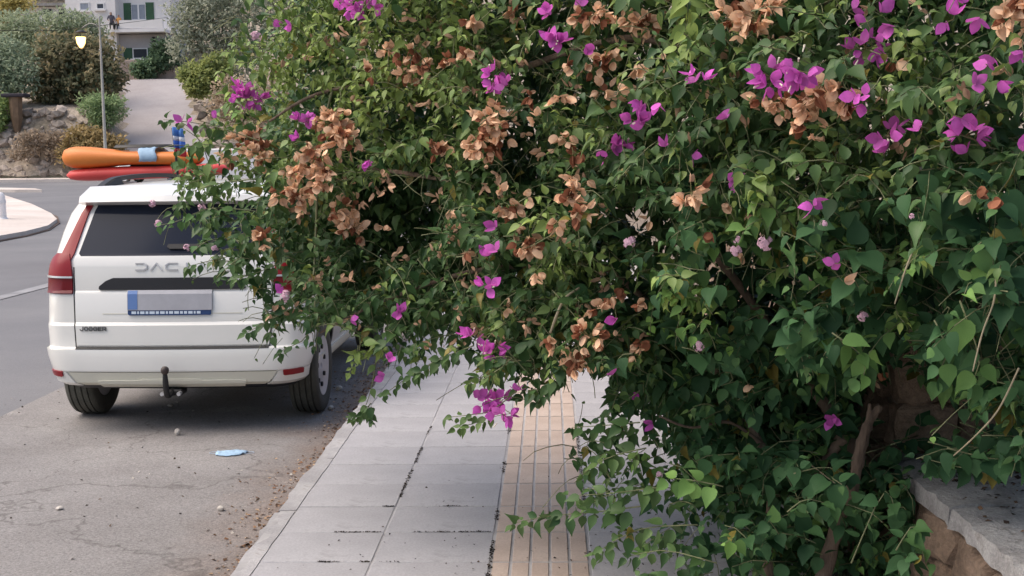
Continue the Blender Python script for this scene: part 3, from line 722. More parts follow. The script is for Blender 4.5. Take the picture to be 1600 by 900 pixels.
def half_outline(z):
    w_, r, f, rc = lv(z); rc = min(rc, w_*.8); pts = []
    bul = .055
    x1 = w_-rc; y1 = r+bul*(x1/w_)**2
    for i in range(9): x = x1*i/8; pts.append((x, r+bul*(x/w_)**2))
    for i in range(1, 8):
        a = math.pi/2*i/7; pts.append((x1+rc*math.sin(a), y1+rc*1.15*(1-math.cos(a))))
    ys = y1+rc*1.15; fr = min(.45, (f-ys)*.4)
    for i in range(1, 15): pts.append((w_, ys+(f-fr-ys)*i/14))
    for i in range(1, 7):
        a = math.pi/2*i/6; pts.append((w_-w_*.7*(1-math.cos(a)), f-fr+fr*math.sin(a)))
    pts.append((0, f)); return np.array(pts)
def surf(s, z):
    o = half_outline(z); d = np.concatenate([[0], np.cumsum(np.linalg.norm(np.diff(o, axis=0), axis=1))])
    sg = -1 if s < 0 else 1; x = np.interp(abs(s), d, o[:, 0]); y = np.interp(abs(s), d, o[:, 1])
    return np.array([sg*x, y, z])
def snormal(s, z):
    e = .006; a = surf(s+e, z)-surf(s-e, z); b = surf(s, min(z+e, 1.62))-surf(s, z-e); n = np.cross(a, b); n = n/np.linalg.norm(n)
    return n
def patch(prof, off, ncol=8, back=.012, zs_extra=True, mb=None):
    """prof: list of (z, s_left, s_right) bottom to top; a raised panel that follows the body"""
    pz = [p[0] for p in prof]; zs = set(pz)
    if zs_extra: zs |= {z for z in LV[:, 0] if min(pz)+.004 < z < max(pz)-.004}
    zs = sorted(zs); V = []; rows = len(zs)
    for lay in (0, 1):
        for z in zs:
            a = np.interp(z, pz, [p[1] for p in prof]); b = np.interp(z, pz, [p[2] for p in prof])
            for i in range(ncol+1):
                s = a+(b-a)*i/ncol; n = snormal(s, z); V.append(surf(s, z)+n*(off if lay == 0 else off-back))
    nc = ncol+1; Fc = []
    for j in range(rows-1):
        for i in range(ncol): Fc.append((j*nc+i, j*nc+i+1, (j+1)*nc+i+1, (j+1)*nc+i))
    O = rows*nc
    loop = [i for i in range(nc)]+[j*nc+ncol for j in range(1, rows)]+[(rows-1)*nc+i for i in range(ncol-1, -1, -1)]+[j*nc for j in range(rows-2, 0, -1)]
    for k in range(len(loop)):
        a, b = loop[k], loop[(k+1) % len(loop)]; Fc.append((a, O+a, O+b, b))
    return (mb or MB()).add(V, Fc)
AX = [.72, 3.62]; WR, WXc, WZc = .325, .78, .325
def body_mesh():
    rows = []
    zs = sorted(set(list(LV[:, 0])+[.62, .8, .36, 1.22, 1.36]))
    for z in zs:
        o = half_outline(z); full = [(x, y) for x, y in o]+[(-x, y) for x, y in o[1:-1][::-1]]; rows.append([(x, y, z) for x, y in full])
    n = len(rows[0]); V = [p for r in rows for p in r]; Fc = []
    for j in range(len(rows)-1):
        for i in range(n): Fc.append((j*n+i, j*n+(i+1) % n, (j+1)*n+(i+1) % n, (j+1)*n+i))
    Fc += [tuple(range(n))[::-1], tuple(range((len(rows)-1)*n, len(rows)*n))]
    o = MB().add(V, Fc).build('body', M['paint_w'], None, True, 24)
    cuts = []
    for ax in AX:
        for sg in (-1, 1):
            c = MB().lathe([(.50, 0), (.50, .375), (1.1, .375), (1.1, 0)], 40, 'x').build('cut', M['bplast']); c.location = (0, ax, WZc)
            if sg < 0: c.scale[0] = -1
            cuts.append(c); md = o.modifiers.new('b', 'BOOLEAN'); md.object = c; md.operation = 'DIFFERENCE'; md.solver = 'EXACT'
    dg = bpy.context.evaluated_depsgraph_get(); me = bpy.data.meshes.new_from_object(o.evaluated_get(dg)); o.modifiers.clear()
    bpy.data.objects.remove(o)
    for c in cuts: bpy.data.objects.remove(c)
    me.materials.clear(); me.materials.append(M['paint_w']); me.materials.append(M['bplast'])
    for p in me.polygons:
        c = p.center
        ark = any(math.hypot(c.y-ax, c.z-WZc) < .378 and abs(c.x) < .9 for ax in AX) and abs(p.normal.x) < .6 or (abs(abs(c.x)-.5) < .02 and abs(p.normal.x) > .6)
        p.material_index = 1 if (ark or (p.normal.z < -.6 and c.z < .34)) else 0
    me.polygons.foreach_set('use_smooth', [True]*len(me.polygons)); me.set_sharp_from_angle(angle=math.radians(24))
    return me
BODY = body_mesh()
def make_car(name, loc, label, detail=True):
    root = thing(name, loc, label, 'car')
    link('body', BODY, None, root)
    def pp(n, mb, m, par=None, sm=True, sh=35): return mb.build(n, m, par or root, sm, sh)
    # rear screen
    pp('rear_window', patch([(1.15,-.625,.625),(1.165,-.64,.64),(1.30,-.605,.605),(1.44,-.57,.57),(1.475,-.555,.555)], .004, 16), M['cglass'])
    # side glass
    for sg in (-1, 1):
        for (a, b) in ((1.02, 1.62), (1.68, 2.42), (2.48, 3.1)):
            pr = [(1.08, a, b), (1.25, a+.05, b), (1.42, a+.16, b)]
            if b > 3: pr = [(1.08, a, b+.22), (1.25, a, b+.0), (1.42, a, b-.30)]
            if sg < 0: pr = [(z, -q, -p) for z, p, q in pr]
            pp('side_window', patch(pr, .004, 8), M['cglass'])
    # spoiler
    V = []; Fc = []; n = 17
    for i in range(n):
        x = -.66+1.32*i/(n-1); k = 1-(abs(x)/.70)**4*.5; yb = .215+.06*(x/.66)**2
        V += [(x, yb+.055, 1.478), (x, yb, 1.492+.01*k), (x, yb+.02, 1.528*1+.012*k), (x, .50, 1.585+.02*k), (x, .5, 1.49)]
    for i in range(n-1):
        for j in range(5): Fc.append((i*5+j, i*5+(j+1) % 5, (i+1)*5+(j+1) % 5, (i+1)*5+j))
    Fc += [(0,1,2,3,4), tuple((n-1)*5+j for j in (4,3,2,1,0))]
    sp = pp('spoiler', MB().add(V, Fc), M['paint_w'], None, True, 30)
    # roof bars
    for sg in (-1, 1):
        pts = [(sg*.63, .56, 1.585), (sg*.62, .72, 1.635), (sg*.615, .95, 1.66), (sg*.60, 1.6, 1.672), (sg*.59, 2.2, 1.655), (sg*.585, 2.42, 1.60)]
        mb = MB(); S = spline(pts, 4); V = []; 
        for p in S: V += [(p[0]-.022, p[1], p[2]), (p[0]+.022, p[1], p[2]), (p[0]+.024, p[1], min(p[2]-.012, p[2]-.03)), (p[0]-.024, p[1], p[2]-.03)]
        mb.add(V, [(i*4+j, i*4+(j+1) % 4, i*4+4+(j+1) % 4, i*4+4+j) for i in range(len(S)-1) for j in range(4)]+[(3,2,1,0), tuple(len(S)*4-4+j for j in range(4))])
        for (y0, y1, zt) in ((.50, .95, 1.64), (1.95, 2.45, 1.63)):
            mb.add([(sg*.63-.035, y0, 1.55), (sg*.63+.035, y0, 1.55), (sg*.6+.035, y1, 1.58), (sg*.6-.035, y1, 1.58), (sg*.62-.02, (y0+y1)/2+.05, zt), (sg*.62+.02, (y0+y1)/2+.05, zt), (sg*.61+.02, y1-.05, zt+.01), (sg*.61-.02, y1-.05, zt+.01)],
                   [(0,3,2,1),(4,5,6,7),(0,1,5,4),(1,2,6,5),(2,3,7,6),(3,0,4,7)])
        pp('roof_bar', mb, M['bplast'], None, False)
    # wheels
    def wheel(sg, ax):
        prof = [(-.085,.20),(-.10,.235),(-.1025,.27),(-.100,.305),(-.088,.319)]
        gx = [-.062,-.022,.022,.062]
        for g in gx: prof += [(g-.006,.325),(g-.004,.314),(g+.004,.314),(g+.006,.325)]
        prof += [(.088,.319),(.100,.305),(.1025,.27),(.10,.235),(.085,.20)]
        wl = pp('wheel', MB().lathe(prof, 48, 'x'), M['tyre'], None, True, 50); wl.location = (sg*WXc, ax, WZc)
        rim = MB().lathe([(.02,.0),(.075,.02),(.08,.06),(.066,.10),(.070,.16),(.088,.195),(.093,.208),(.080,.212),(.0,.205),(-.08,.205),(-.08,.0)], 40, 'x')
        r_ = pp('rim', rim, M['rim'], wl, True, 35)
        if sg < 0: r_.scale[0] = -1
        for k in range(7):
            a = 2*math.pi*k/7+.3
            h = MB().lathe([(.083,.0),(.083,.017),(.06,.017)], 8, 'x', (0, .135*math.cos(a), .135*math.sin(a)))
            h_ = pp('rim_hole', h, M['black'], wl, False)
            if sg < 0: h_.scale[0] = -1
    for ax in AX:
        for sg in (-1, 1): wheel(sg, ax)
    if not detail: return root
    # arch trims
    for ax in AX:
        for sg in (-1, 1):
            V = []; n = 26
            for i in range(n+1):
                a = math.radians(-8+196*i/n)
                for r in (.372, .412):
                    y = ax+r*math.cos(a); z = WZc+r*math.sin(a)
                    if z < .29: z = .29
                    w_, rr_, f_, rc_ = lv(z); 
                    o_ = half_outline(z); xx = np.interp(y, o_[8:30, 1], o_[8:30, 0]); V.append((sg*(xx+.008), y, z))
                V.append((sg*.70, ax+.372*math.cos(a), max(.29, WZc+.372*math.sin(a))))
            mb = MB().add(V, [(i*3+j, i*3+j+1, i*3+4+j, i*3+3+j) for i in range(n) for j in (0,)]+[(i*3, i*3+3, i*3+5, i*3+2) for i in range(n)])
            pp('wheel_arch_trim', mb, M['bplast'])
    for sg in (-1, 1):                                   # sills
        a, b = 1.25+.0, 3.05
        pr = [(.285, a, b), (.36, a, b), (.40, a, b)]
        if sg < 0: pr = [(z, -q, -p) for z, p, q in pr]
        pp('sill', patch(pr, .012, 10), M['trim_w'])
        for s_ in (1.62, 2.50):
            q = [(.42, s_, s_+.008), (1.42, s_+.03, s_+.038)]
            if sg < 0: q = [(z, -y_, -x_) for z, x_, y_ in q]
            pp('door_gap', patch(q, .001, 1, .002), M['black'])
        hd = [(.98, 1.72, 1.94), (1.005, 1.70, 1.96)]
        if sg < 0: hd = [(z, -y_, -x_) for z, x_, y_ in hd]
        pp('door_handle', patch(hd, .03, 3, .03), M['paint_w'])
        mir = MB().bbox((sg*.90 if sg > 0 else -1.02, 2.95, 1.08), (1.02 if sg > 0 else -.90, 3.1, 1.2), .03)
        pp('mirror', mir, M['paint_w'])
    # tailgate, bumper
    tg = pp('tailgate', patch([(.565,-.634,.634),(.575,-.638,.638),(.72,-.648,.648),(.92,-.650,.650),(1.08,-.655,.655),(1.138,-.662,.662),(1.146,-.66,.66)], .010, 26), M['paint_w'], None, True, 28)
    pp('tailgate_gap', patch([(.551,-.64,.64),(.562,-.64,.64)], .0065, 20, .004), M['black'])
    for sg in (-1, 1):
        pr = [(.562, .640, .647), (.72, .654, .661), (1.08, .661, .668)]
        if sg < 0: pr = [(z, -q, -p) for z, p, q in pr]
        pp('tailgate_gap', patch(pr, .003, 1, .004), M['black'])
    bp_ = pp('rear_bumper', patch([(.415,-1.02,1.02),(.425,-1.03,1.03),(.50,-1.05,1.05),(.540,-1.06,1.06),(.549,-1.06,1.06)], .018, 40, .02), M['paint_w'], None, True, 30)
    pp('lower_valance', patch([(.325,-.60,.60),(.345,-.64,.64),(.408,-.69,.69)], .015, 30, .02), M['trim_w'], None, True, 30)
    pp('valance_lip', patch([(.322,-.47,.47),(.352,-.49,.49),(.357,-.45,.45)], .026, 24, .012), M['trim_w'], None, True, 25)
    pp('valance_blade', patch([(.352,-.22,.22),(.366,-.19,.19)], .024, 10, .01), M['trim_w'], None, True, 25)
    for sg in (-1, 1):
        pr = [(.322,.615,.98),(.345,.655,.99),(.411,.705,1.0)]
        if sg < 0: pr = [(z, -q, -p) for z, p, q in pr]
        pp('bumper_corner', patch(pr, .017, 10, .02), M['paint_w'], None, True, 30)
        pr = [(.380,.735,.872),(.384,.728,.876),(.412,.728,.880),(.416,.733,.874)]
        if sg < 0: pr = [(z, -q, -p) for z, p, q in pr]
        pp('reflector', patch(pr, .027, 6, .01), M['red'])
    # lights: slim upright strip by the screen and a block below it that wraps the corner
    for sg in (-1, 1):
        L = [(1.12,.690,.80),(1.16,.672,.762),(1.30,.640,.706),(1.42,.612,.660),(1.475,.590,.632),(1.487,.596,.622)]
        B1 = [(1.02,.672,.880),(1.035,.672,.888),(1.09,.680,.880),(1.13,.690,.852),(1.16,.700,.80)]
        B2 = [(.905,.672,.885),(.915,.670,.892),(1.008,.670,.890)]
        S = [(1.0085,.668,.898),(1.0195,.668,.900)]
        mir = (lambda q: [(z, -b, -a) for z, a, b in q]) if sg < 0 else (lambda q: q)
        tl = pp('tail_light', patch(mir(L), .013, 6, .016), M['red'], None, True, 30)
        pp('lamp_block', patch(mir(B1), .020, 10, .022), M['red'], tl, True, 30)
        pp('lamp_block', patch(mir(B2), .017, 10, .02), M['red2'], tl, True, 30)
        pp('lamp_strip', patch(mir(S), .024, 10, .02), M['chrome'], tl, True, 30)
    # dark handle blade, plate, letters
    pp('handle_blade', patch([(.932,-.475,.475),(.938,-.487,.487),(.955,-.485,.485),(.99,-.44,.44),(1.006,-.40,.40),(1.010,-.385,.385)], .020, 24, .018), M['bplast'], tg, True, 30)
    pp('plate_recess', patch([(.775,-.46,.46),(.781,-.465,.465)], .0118, 12, .004), M['trim_w'], tg)
    fm = pp('plate_frame', patch([(.768,-.275,.255),(.774,-.288,.262),(.80,-.288,.262),(.815,-.285,.260)], .020, 10, .012), mat('blue_frame', (.015,.05,.16), .5), tg)
    def flat(n, z0, z1, s0, s1, off, m): return pp(n, patch([(z0, s0, s1), (z1, s0, s1)], off, 6, .004), m, fm, False)
    flat('plate', .801, .922, -.290, .270, .0235, mat('grey_plate', (.40,.40,.43), .5, var=.10, scale=10))
    flat('country_band', .806, .917, -.286, -.222, .0252, mat('blue_band', (.12,.22,.48), .5))
    lt_ = mat('pale_print', (.62,.72,.82), .6)
    x = -.262
    for wd in (.03,.012,.028,.018,.034,.02,.03,.014,.026,.03,.018,.02,.028,.012,.024):
        flat('frame_print', .777, .794, x, x+wd, .0225, lt_); x += wd+.008
    def stroke(pts, x0, z0, sx, sz, th, off):
        mb = MB(); q = [surf(x0+a*sx, z0+b*sz)+snormal(x0+a*sx, z0+b*sz)*off for a, b in pts]
        for a, b in zip(q[:-1], q[1:]):
            d = b-a; L = np.linalg.norm(d); d = d/L; nn = np.array([0, -1.0, 0]); c = np.cross(d, nn); c /= np.linalg.norm(c)
            a2 = a-d*th*.5; b2 = b+d*th*.5; V = []
            for off2 in (0, .006):
                for p in (a2, b2):
                    for s in (-1, 1): V.append(p+c*s*th/2+np.array([0, -off2, 0]))
            mb.add(V, [(0,1,3,2),(4,6,7,5),(0,2,6,4),(1,5,7,3),(0,4,5,1),(2,3,7,6)])
        return mb
    D = [(0,1),(.72,1),(1,.75),(1,.25),(.72,0),(0,0)]; A = [(0,0),(.5,1),(1,0)]; Cc = [(1,1),(.28,1),(0,.75),(0,.25),(.28,0),(1,0)]; I = [(.5,0),(.5,1)]
    for k, g in enumerate((D, A, Cc, I, A)):
        pp('badge_letter', stroke(g, -.235+k*.10, 1.060, .072, .038, .009, .012), M['badge'], tg, False)
    G = {'J': [(.9,1),(.9,.25),(.65,0),(.25,0),(0,.25)], 'O': [(.25,0),(0,.3),(0,.7),(.25,1),(.75,1),(1,.7),(1,.3),(.75,0),(.25,0)],
         'G': [(1,.8),(.75,1),(.25,1),(0,.7),(0,.3),(.25,0),(.8,0),(1,.2),(1,.5),(.55,.5)], 'E': [(1,1),(0,1),(0,.5),(.85,.5),(0,.5),(0,0),(1,0)], 'R': [(0,0),(0,1),(.8,1),(1,.8),(1,.6),(.8,.45),(0,.45),(.55,.45),(1,0)]}
    for k, ch in enumerate('JOGGER'):
        pp('badge_letter', stroke(G[ch], -.612+k*.031, .672, .021, .022, .0055, .0115), mat('dark_chrome', (.16,.16,.16), .3, .7) if k == 0 else bpy.data.materials['dark_chrome'], tg, False)
    # wiper
    pp('wiper', patch([(1.185,-.02,.30),(1.20,-.04,.30),(1.215,-.03,.30)], .022, 8, .016), M['black'])
    # tow bar
    tb = pp('tow_bar', MB().tube(spline([(.0,.10,.29),(.0,-.06,.265),(.0,-.105,.29),(.0,-.12,.36),(.0,-.125,.415)], 5), [.019]*16+[.018,.017,.016,.015,.014], 10), M['black'])
    pp('tow_ball', MB().lathe([(-.03,0),(-.026,.014),(-.014,.024),(0,.027),(.014,.024),(.024,.014),(.027,0)], 16, 'z', (0,-.125,.438)), mat('ball_cap', (.05,.035,.03), .5), tb)
    for x in (-.05, .06): pp('tow_bolt', MB().lathe([(-.02,0),(-.02,.014),(.02,.014),(.02,0)], 8, 'y', (x,-.03,.27)), M['chrome'], tb)
    pp('tow_bracket', MB().bbox((-.06,.0,.25),(.07,.12,.29), .01), M['black'], tb)
    return root
car = make_car('parked_car', (-2.49, 8.0, ROAD+.004), 'white estate car parked at the kerb, partly behind the flowering shrub')
car.scale[2] = 1.012
dc = make_car('distant_car', (P(240, 260, 70)[0]+2.1, 70, zg(70)), 'far white car whose roof shows behind the orange kayak', False)
dc.rotation_euler[2] = math.radians(80)
#@@PART4
# ================================================================== FLOWERING SHRUBS
# distance of the front of the shrub, from where it stands and how large its leaves look
CP = np.array([(250,300,5.5),(330,120,5.5),(450,300,5.1),(450,520,5.0),(560,640,5.0),(600,100,4.9),(640,400,4.9),(780,620,4.4),(760,230,4.5),(900,60,4.1),(900,300,4.1),(850,450,4.2),(900,560,4.2),
 (1000,650,4.3),(1150,510,3.75),(1300,530,3.5),(1150,580,4.25),(1290,600,4.35),(1120,680,4.4),(1200,780,4.4),(1100,150,3.7),(1100,400,3.7),(1000,850,4.0),(1260,700,4.6),(1300,100,3.4),(1300,350,3.35),(1300,480,3.45),(1500,100,3.1),(1500,300,3.05),(1550,480,3.1),(1450,640,4.2),(1280,850,4.25),(430,10,5.3),(1600,640,3.3),(1650,0,2.95),(700,0,4.6)], float)
def front(px, py):
    d2 = (px[:, None]-CP[None, :, 0])**2+(py[:, None]-CP[None, :, 1])**2+60**2
    w_ = d2**-1.6; return (w_*CP[None, :, 2]).sum(1)/w_.sum(1)
def inpoly(px, py, poly):
    ins = np.zeros(len(px), bool); n = len(poly)
    for i in range(n):
        x0, y0 = poly[i]; x1, y1 = poly[(i+1) % n]
        if y0 == y1: continue
        c = ((y0 > py) != (y1 > py)) & (px < (x1-x0)*(py-y0)/(y1-y0)+x0); ins ^= c
    return ins
MAIN = [(425,-80),(365,50),(335,120),(345,165),(318,200),(290,235),(272,275),(268,310),(262,345),(300,362),(318,400),(350,430),(385,450),(420,480),(400,520),(440,545),(470,515),(530,505),(560,540),(600,560),(640,572),(700,548),(735,565),(745,600),(775,635),(835,632),(880,600),(895,575),(960,590),(940,640),(892,665),(890,705),(915,770),(900,800),(940,860),(1050,870),(1085,980),(1475,980),(1445,840),(1412,765),(1480,742),(1680,742),(1680,-80)]
BACK = [(500,-80),(445,60),(430,180),(425,260),(430,350),(450,420),(500,460),(560,480),(640,500),(720,500),(800,560),(870,550),(930,540),(1010,590),(1080,640),(1115,740),(1160,850),(1220,980),(1440,980),(1400,830),(1390,760),(1500,720),(1680,720),(1680,-80)]
SPARSE = [(880,560),(1060,600),(1090,700),(1150,830),(1200,980),(1040,980),(880,800)]
CAVE = [(1338,640),(1345,615),(1400,575),(1470,620),(1520,650),(1560,650),(1550,690),(1430,680),(1385,690),(1370,725),(1335,740)]
DIM = [(1060,570),(1420,560),(1420,760),(1460,900),(1470,980),(1180,980),(1110,800)]
POCK = [(620,345,78,60),(805,235,40,58),(640,300,50,36),(845,110,26,34),(1010,350,50,32),(1150,425,48,38),(880,20,16,16),(560,430,40,26),(730,420,28,30),(1240,90,24,18),(1470,470,40,30),(1220,50,30,12),(1520,200,22,16),(1330,420,30,16),(1560,540,40,40)]
YOUNG = [(700,60,50),(520,60,60),(450,160,50),(590,130,50),(860,330,36),(1000,100,30),(1480,90,40),(1400,130,34),(1230,330,36),(1110,440,40),(690,150,70),(615,180,50),(660,110,50),(1065,45,55),(1090,470,60),(1040,450,40),(1200,410,45),(1180,300,45),(1365,300,40),(1450,360,45),(470,110,70),(400,95,60),(570,555,36),(1050,750,26),(900,200,40),(1410,200,45),(1260,440,40),(840,60,30),(760,520,40),(700,200,40),(1350,590,30),(540,150,40),(1530,600,36),(360,130,36),(1290,250,40),(880,420,40)]
BA = .26
def pnoise(x, y, s, o): return np.array([mnoise.noise(Vector((a/s, b/s, o))) for a, b in zip(x, y)])

MAG = [(872,65,22),(918,75,10),(855,14,14),(772,120,24),(795,135,12),(560,8,24),(535,12,14),(578,8,14),(425,28,8),(460,38,7),(385,150,24),(402,157,14),(466,188,15),(478,184,10),(468,218,11),(565,250,10),(958,230,20),(1042,235,10),(1080,240,8),(1080,118,8),(1093,132,14),(1003,152,10),(1022,160,12),(995,190,18),(1010,197,12),(1132,190,12),(1140,275,10),
 (1208,122,30),(1246,110,32),(1352,75,28),(1325,18,16),(1375,20,9),(1390,38,12),(1490,30,18),(1525,25,14),(1500,3,8),(1350,152,18),(1385,212,24),(1382,245,11),(1440,205,10),(1490,180,16),(1508,212,25),(1510,242,10),(1540,100,16),(1560,95,12),(1525,132,8),(1555,132,10),(1595,75,8),(1262,312,12),(1275,322,9),(1312,412,12),(1300,655,12),(775,355,7),(772,398,12),(765,450,14),(738,530,16),(772,547,20),(770,630,27),(787,648,18),(805,615,13),(745,618,9),(962,495,11),(952,590,9),(1022,662,8),(992,618,9),(625,492,12),(545,498,8),(606,565,9),(600,590,6),(1597,240,9),(900,2,10),(290,190,10),(330,185,8),(440,455,6)]
DRY = [(520,195,34),(540,215,28),(492,240,24),(470,265,26),(505,280,30),(535,330,24),(550,362,24),(470,310,26),(440,300,18),(390,220,30),(410,240,24),(765,190,30),(755,232,24),(742,212,20),(780,215,16),(640,115,22),(650,78,16),(660,105,18),(735,80,14),(700,95,14),(685,232,16),(670,225,12),(900,292,24),(888,312,20),(905,330,18),(800,330,20),(822,378,22),(826,400,16),(870,350,14),(880,215,15),(895,235,14),(1080,300,24),(1075,315,18),
 (1270,152,34),(1230,165,24),(1302,150,28),(1196,155,20),(1250,185,24),(1320,165,20),(930,20,20),(905,24,16),(985,30,22),(1010,34,18),(1140,25,28),(1180,28,28),(1200,12,22),(1165,45,18),(950,90,20),(930,102,16),(990,108,14),(945,148,18),(965,148,14),(875,150,14),(885,110,12),(1580,25,32),(1605,10,28),(1555,35,16),(920,525,26),(897,562,26),(1000,535,14),(955,465,18),(935,480,14),(1165,340,10),(1130,318,9),(1110,360,8),(1155,395,8),(1320,440,10),(1395,90,12),(1550,312,12),(1520,305,14),(725,392,8),(860,537,12),(785,480,10),(840,430,12),(1170,602,8),(410,372,18),(595,355,8),(1000,470,12),(985,560,10),(780,300,10),(820,310,10),(840,185,10),(700,330,10),(360,250,14),(1365,595,10),(1600,60,12),(1270,215,10),(610,80,14),(580,110,12),(740,30,14),(800,20,12),(830,150,12)]
def cdepth(x, y):
    x = np.array([x], float); y = np.array([y], float); return float(front(x, y)[0]-BA*pnoise(x, y, 85, 1.5)[0]-.10*pnoise(x, y, 40, 7.5)[0])-.09
def sample(n, poly, xr, yr, seed):
    r = np.random.default_rng(seed); X = []; Yp = []
    while sum(map(len, X)) < n:
        px = r.uniform(*xr, n); py = r.uniform(*yr, n); k = inpoly(px, py, poly)
        f = front(px, py); k &= r.random(n) < (f/5.5)**2
        X.append(px[k]); Yp.append(py[k])
    return np.concatenate(X)[:n], np.concatenate(Yp)[:n]

L = {k: dict(pos=[], ax=[], nr=[], sz=[], col=[]) for k in ('b', 'l')}
STEM = {'b': [], 'l': []}
def leafcol(kind, young, r):
    n = len(young)
    if kind == 'b':
        a = np.array([.030,.078,.026]); b = np.array([.098,.178,.060]); y = np.array([.35,.46,.115])
    else:
        a = np.array([.026,.072,.032]); b = np.array([.075,.170,.066]); y = np.array([.23,.40,.09])
    t = r.random((n, 1)); c = a*(1-t)+b*t
    yy = np.clip(young[:, None]*r.uniform(.6, 1.1, (n, 1)), 0, 1); c = c*(1-yy)+y*yy
    old = (r.random((n, 1)) < .02); c = np.where(old, np.array([.26,.22,.05])*r.uniform(.6, 1.1, (n, 1)), c)
    return c
def shoots(kind, st, di, ln, nl, lsz, young, seed, droop=.10, outw=None, trim=None, stems=True, wild=1.0):
    """grow leafy shoots; arrays: start, direction, length, leaf size, youth 0..1"""
    r = np.random.default_rng(seed); n = len(st); p = st.copy(); d = nrm(di.copy()); o0 = nrm(di.copy()) if outw is None else outw
    phi = r.uniform(0, 6.28, n); path = [p.copy()]
    stp = ln/nl
    for k in range(nl):
        d = nrm(d+np.array([0, 0, -1.0])*droop+r.normal(size=(n, 3))*.12); p = p+d*stp[:, None]; path.append(p.copy())
        u = nrm(np.cross(d, np.array([0.02, 0.05, 1.0]))); v = np.cross(d, u); an = phi+k*2.4
        perp = u*np.cos(an)[:, None]+v*np.sin(an)[:, None]
        a = nrm(perp*.85+d*.45+np.array([0, 0, -.42])+r.normal(size=(n, 3))*.22*wild)
        nn = np.array([0, 0, .75])+o0*.75+r.normal(size=(n, 3))*.38*wild
        nn = nrm(nn-(nn*a).sum(1, keepdims=True)*a)
        t = k/(nl-1)
        s = lsz*r.uniform(.6, 1.32, n)*(1-.45*max(0, t-.6)/.4)
        yk = np.clip(young*(.6+.6*t)+(.22 if t > .8 else 0)*(r.random(n) < .6), 0, 1)
        c = leafcol(kind, yk, r); q = p+a*(s*.22)[:, None]
        if trim is not None:
            X, Y_, Z_ = proj(q+a*(s*.5)[:, None]); keep = inpoly(X, Y_, trim) | (r.random(n) < .06)
        else: keep = np.ones(n, bool)
        for key, val in (('pos', q), ('ax', a), ('nr', nn), ('sz', s), ('col', c)): L[kind][key].append(val[keep])
    if stems: STEM[kind].append((np.stack(path, 1), None))

def mass(n, poly, seed, dlo, dhi, back=False, trim=MAIN, yr=(-70, 970)):
    r = np.random.default_rng(seed); px, py = sample(n, poly, (240, 1660), yr, seed)
    f = front(px, py)
    n1_ = pnoise(px, py, 85, 1.5); bump = BA*n1_+.10*pnoise(px, py, 40, 7.5)
    keep = np.ones(n, bool)
    if not back: keep &= ~((n1_ < -.12) & (r.random(n) < .62) & (px > 420))
    for (x, y, a, b) in POCK:
        e = ((px-x)/a)**2+((py-y)/b)**2
        if not back: keep &= ~((e < 1) & (r.random(n) < .93))
    cv = inpoly(px, py, CAVE); keep &= ~(cv & (r.random(n) < (.55 if back else .9)))
    if not back:
        dm = inpoly(px, py, DIM); keep &= ~(dm & (r.random(n) < .12))
        sp = inpoly(px, py, SPARSE); keep &= ~(sp & (r.random(n) < .55))
        edge = (px < 400) & (py > 150); keep &= ~(edge & (r.random(n) < .25))
    px, py, f, bump = px[keep], py[keep], f[keep], bump[keep]; n = len(px)
    dep = f-bump+r.uniform(dlo, dhi, n)**1.0
    st = PV(px, py, dep); view = nrm(st-CAM)
    di = -view*.45+np.array([-.12, -.1, .28])+r.normal(size=(n, 3))*.55
    if back: di = r.normal(size=(n, 3))
    pl = np.clip((px-930)/170, 0, 1)*np.clip((py-250)/160, 0, 1)*.85
    pl = np.maximum(pl, .12*(px < 380)); isl_ = r.random(n) < pl
    yg = np.zeros(n)
    for (x, y, q) in YOUNG: yg = np.maximum(yg, np.clip(1.25-np.hypot(px-x, py-y)/q, 0, 1))
    yg = np.where(r.random(n) < .85, yg, 0)*.95; yg = np.maximum(yg, .95*np.clip((840-px)/240, 0, 1)*np.clip((330-py)/150, 0, 1)*(r.random(n) < .7)); yg = np.maximum(yg, .6*np.clip((160-py)/160, 0, 1)*(r.random(n) < .3))
    tw_ = r.random(n) < .06; yg = np.where(tw_, .7, yg)
    if back: yg *= 0
    for kind, mk in (('b', ~isl_), ('l', isl_)):
        m_ = int(mk.sum())
        if not m_: continue
        ln = r.uniform(.10, .24, m_); lsz = (r.uniform(.038, .062, m_) if kind == 'b' else r.uniform(.046, .072, m_))*(1-.22*yg[mk])
        if back: lsz *= 1.25
        shoots(kind, st[mk], di[mk], ln, 8 if kind == 'b' else 6, lsz, yg[mk], seed+3, .10, nrm(-view[mk]*.6+np.array([-.1, 0, .5])), trim, stems=not back)
mass(2700, MAIN, 21, 0.0, .32)
mass(2400, BACK, 22, .30, .75)
mass(3400, BACK, 23, .60, 1.7, True)
mass(700, [(440,200),(700,200),(900,300),(900,540),(700,500),(520,460),(440,380)], 28, .5, 1.3, True)
mass(700, [(930,480),(1250,480),(1350,560),(1330,700),(1130,760),(1060,640),(940,570)], 27, .4, 1.2, True)
# the part of the shrub above the picture, which shades the rest
TOP = [(470,-60),(520,-150),(700,-260),(1000,-340),(1680,-420),(1680,-60)]
mass(900, TOP, 24, .05, .5, False, TOP, (-430, -50))
mass(1500, TOP, 25, .1, 1.5, True, TOP, (-430, -50))
# unseen shrub over the wall past the right edge, added to block light
_r = np.random.default_rng(31); _n = 1100
_st = np.stack([_r.uniform(1.85, 2.7, _n), _r.uniform(1.2, 4.2, _n), _r.uniform(.95, 2.9, _n)], 1); _X, _Y, _Z = proj(_st)
_st = _st[(_X > 1640)]; _n = len(_st)
shoots('b', _st, _r.normal(size=(_n, 3)), _r.uniform(.12, .24, _n), 7, _r.uniform(.05, .075, _n), np.zeros(_n), 32, stems=False)

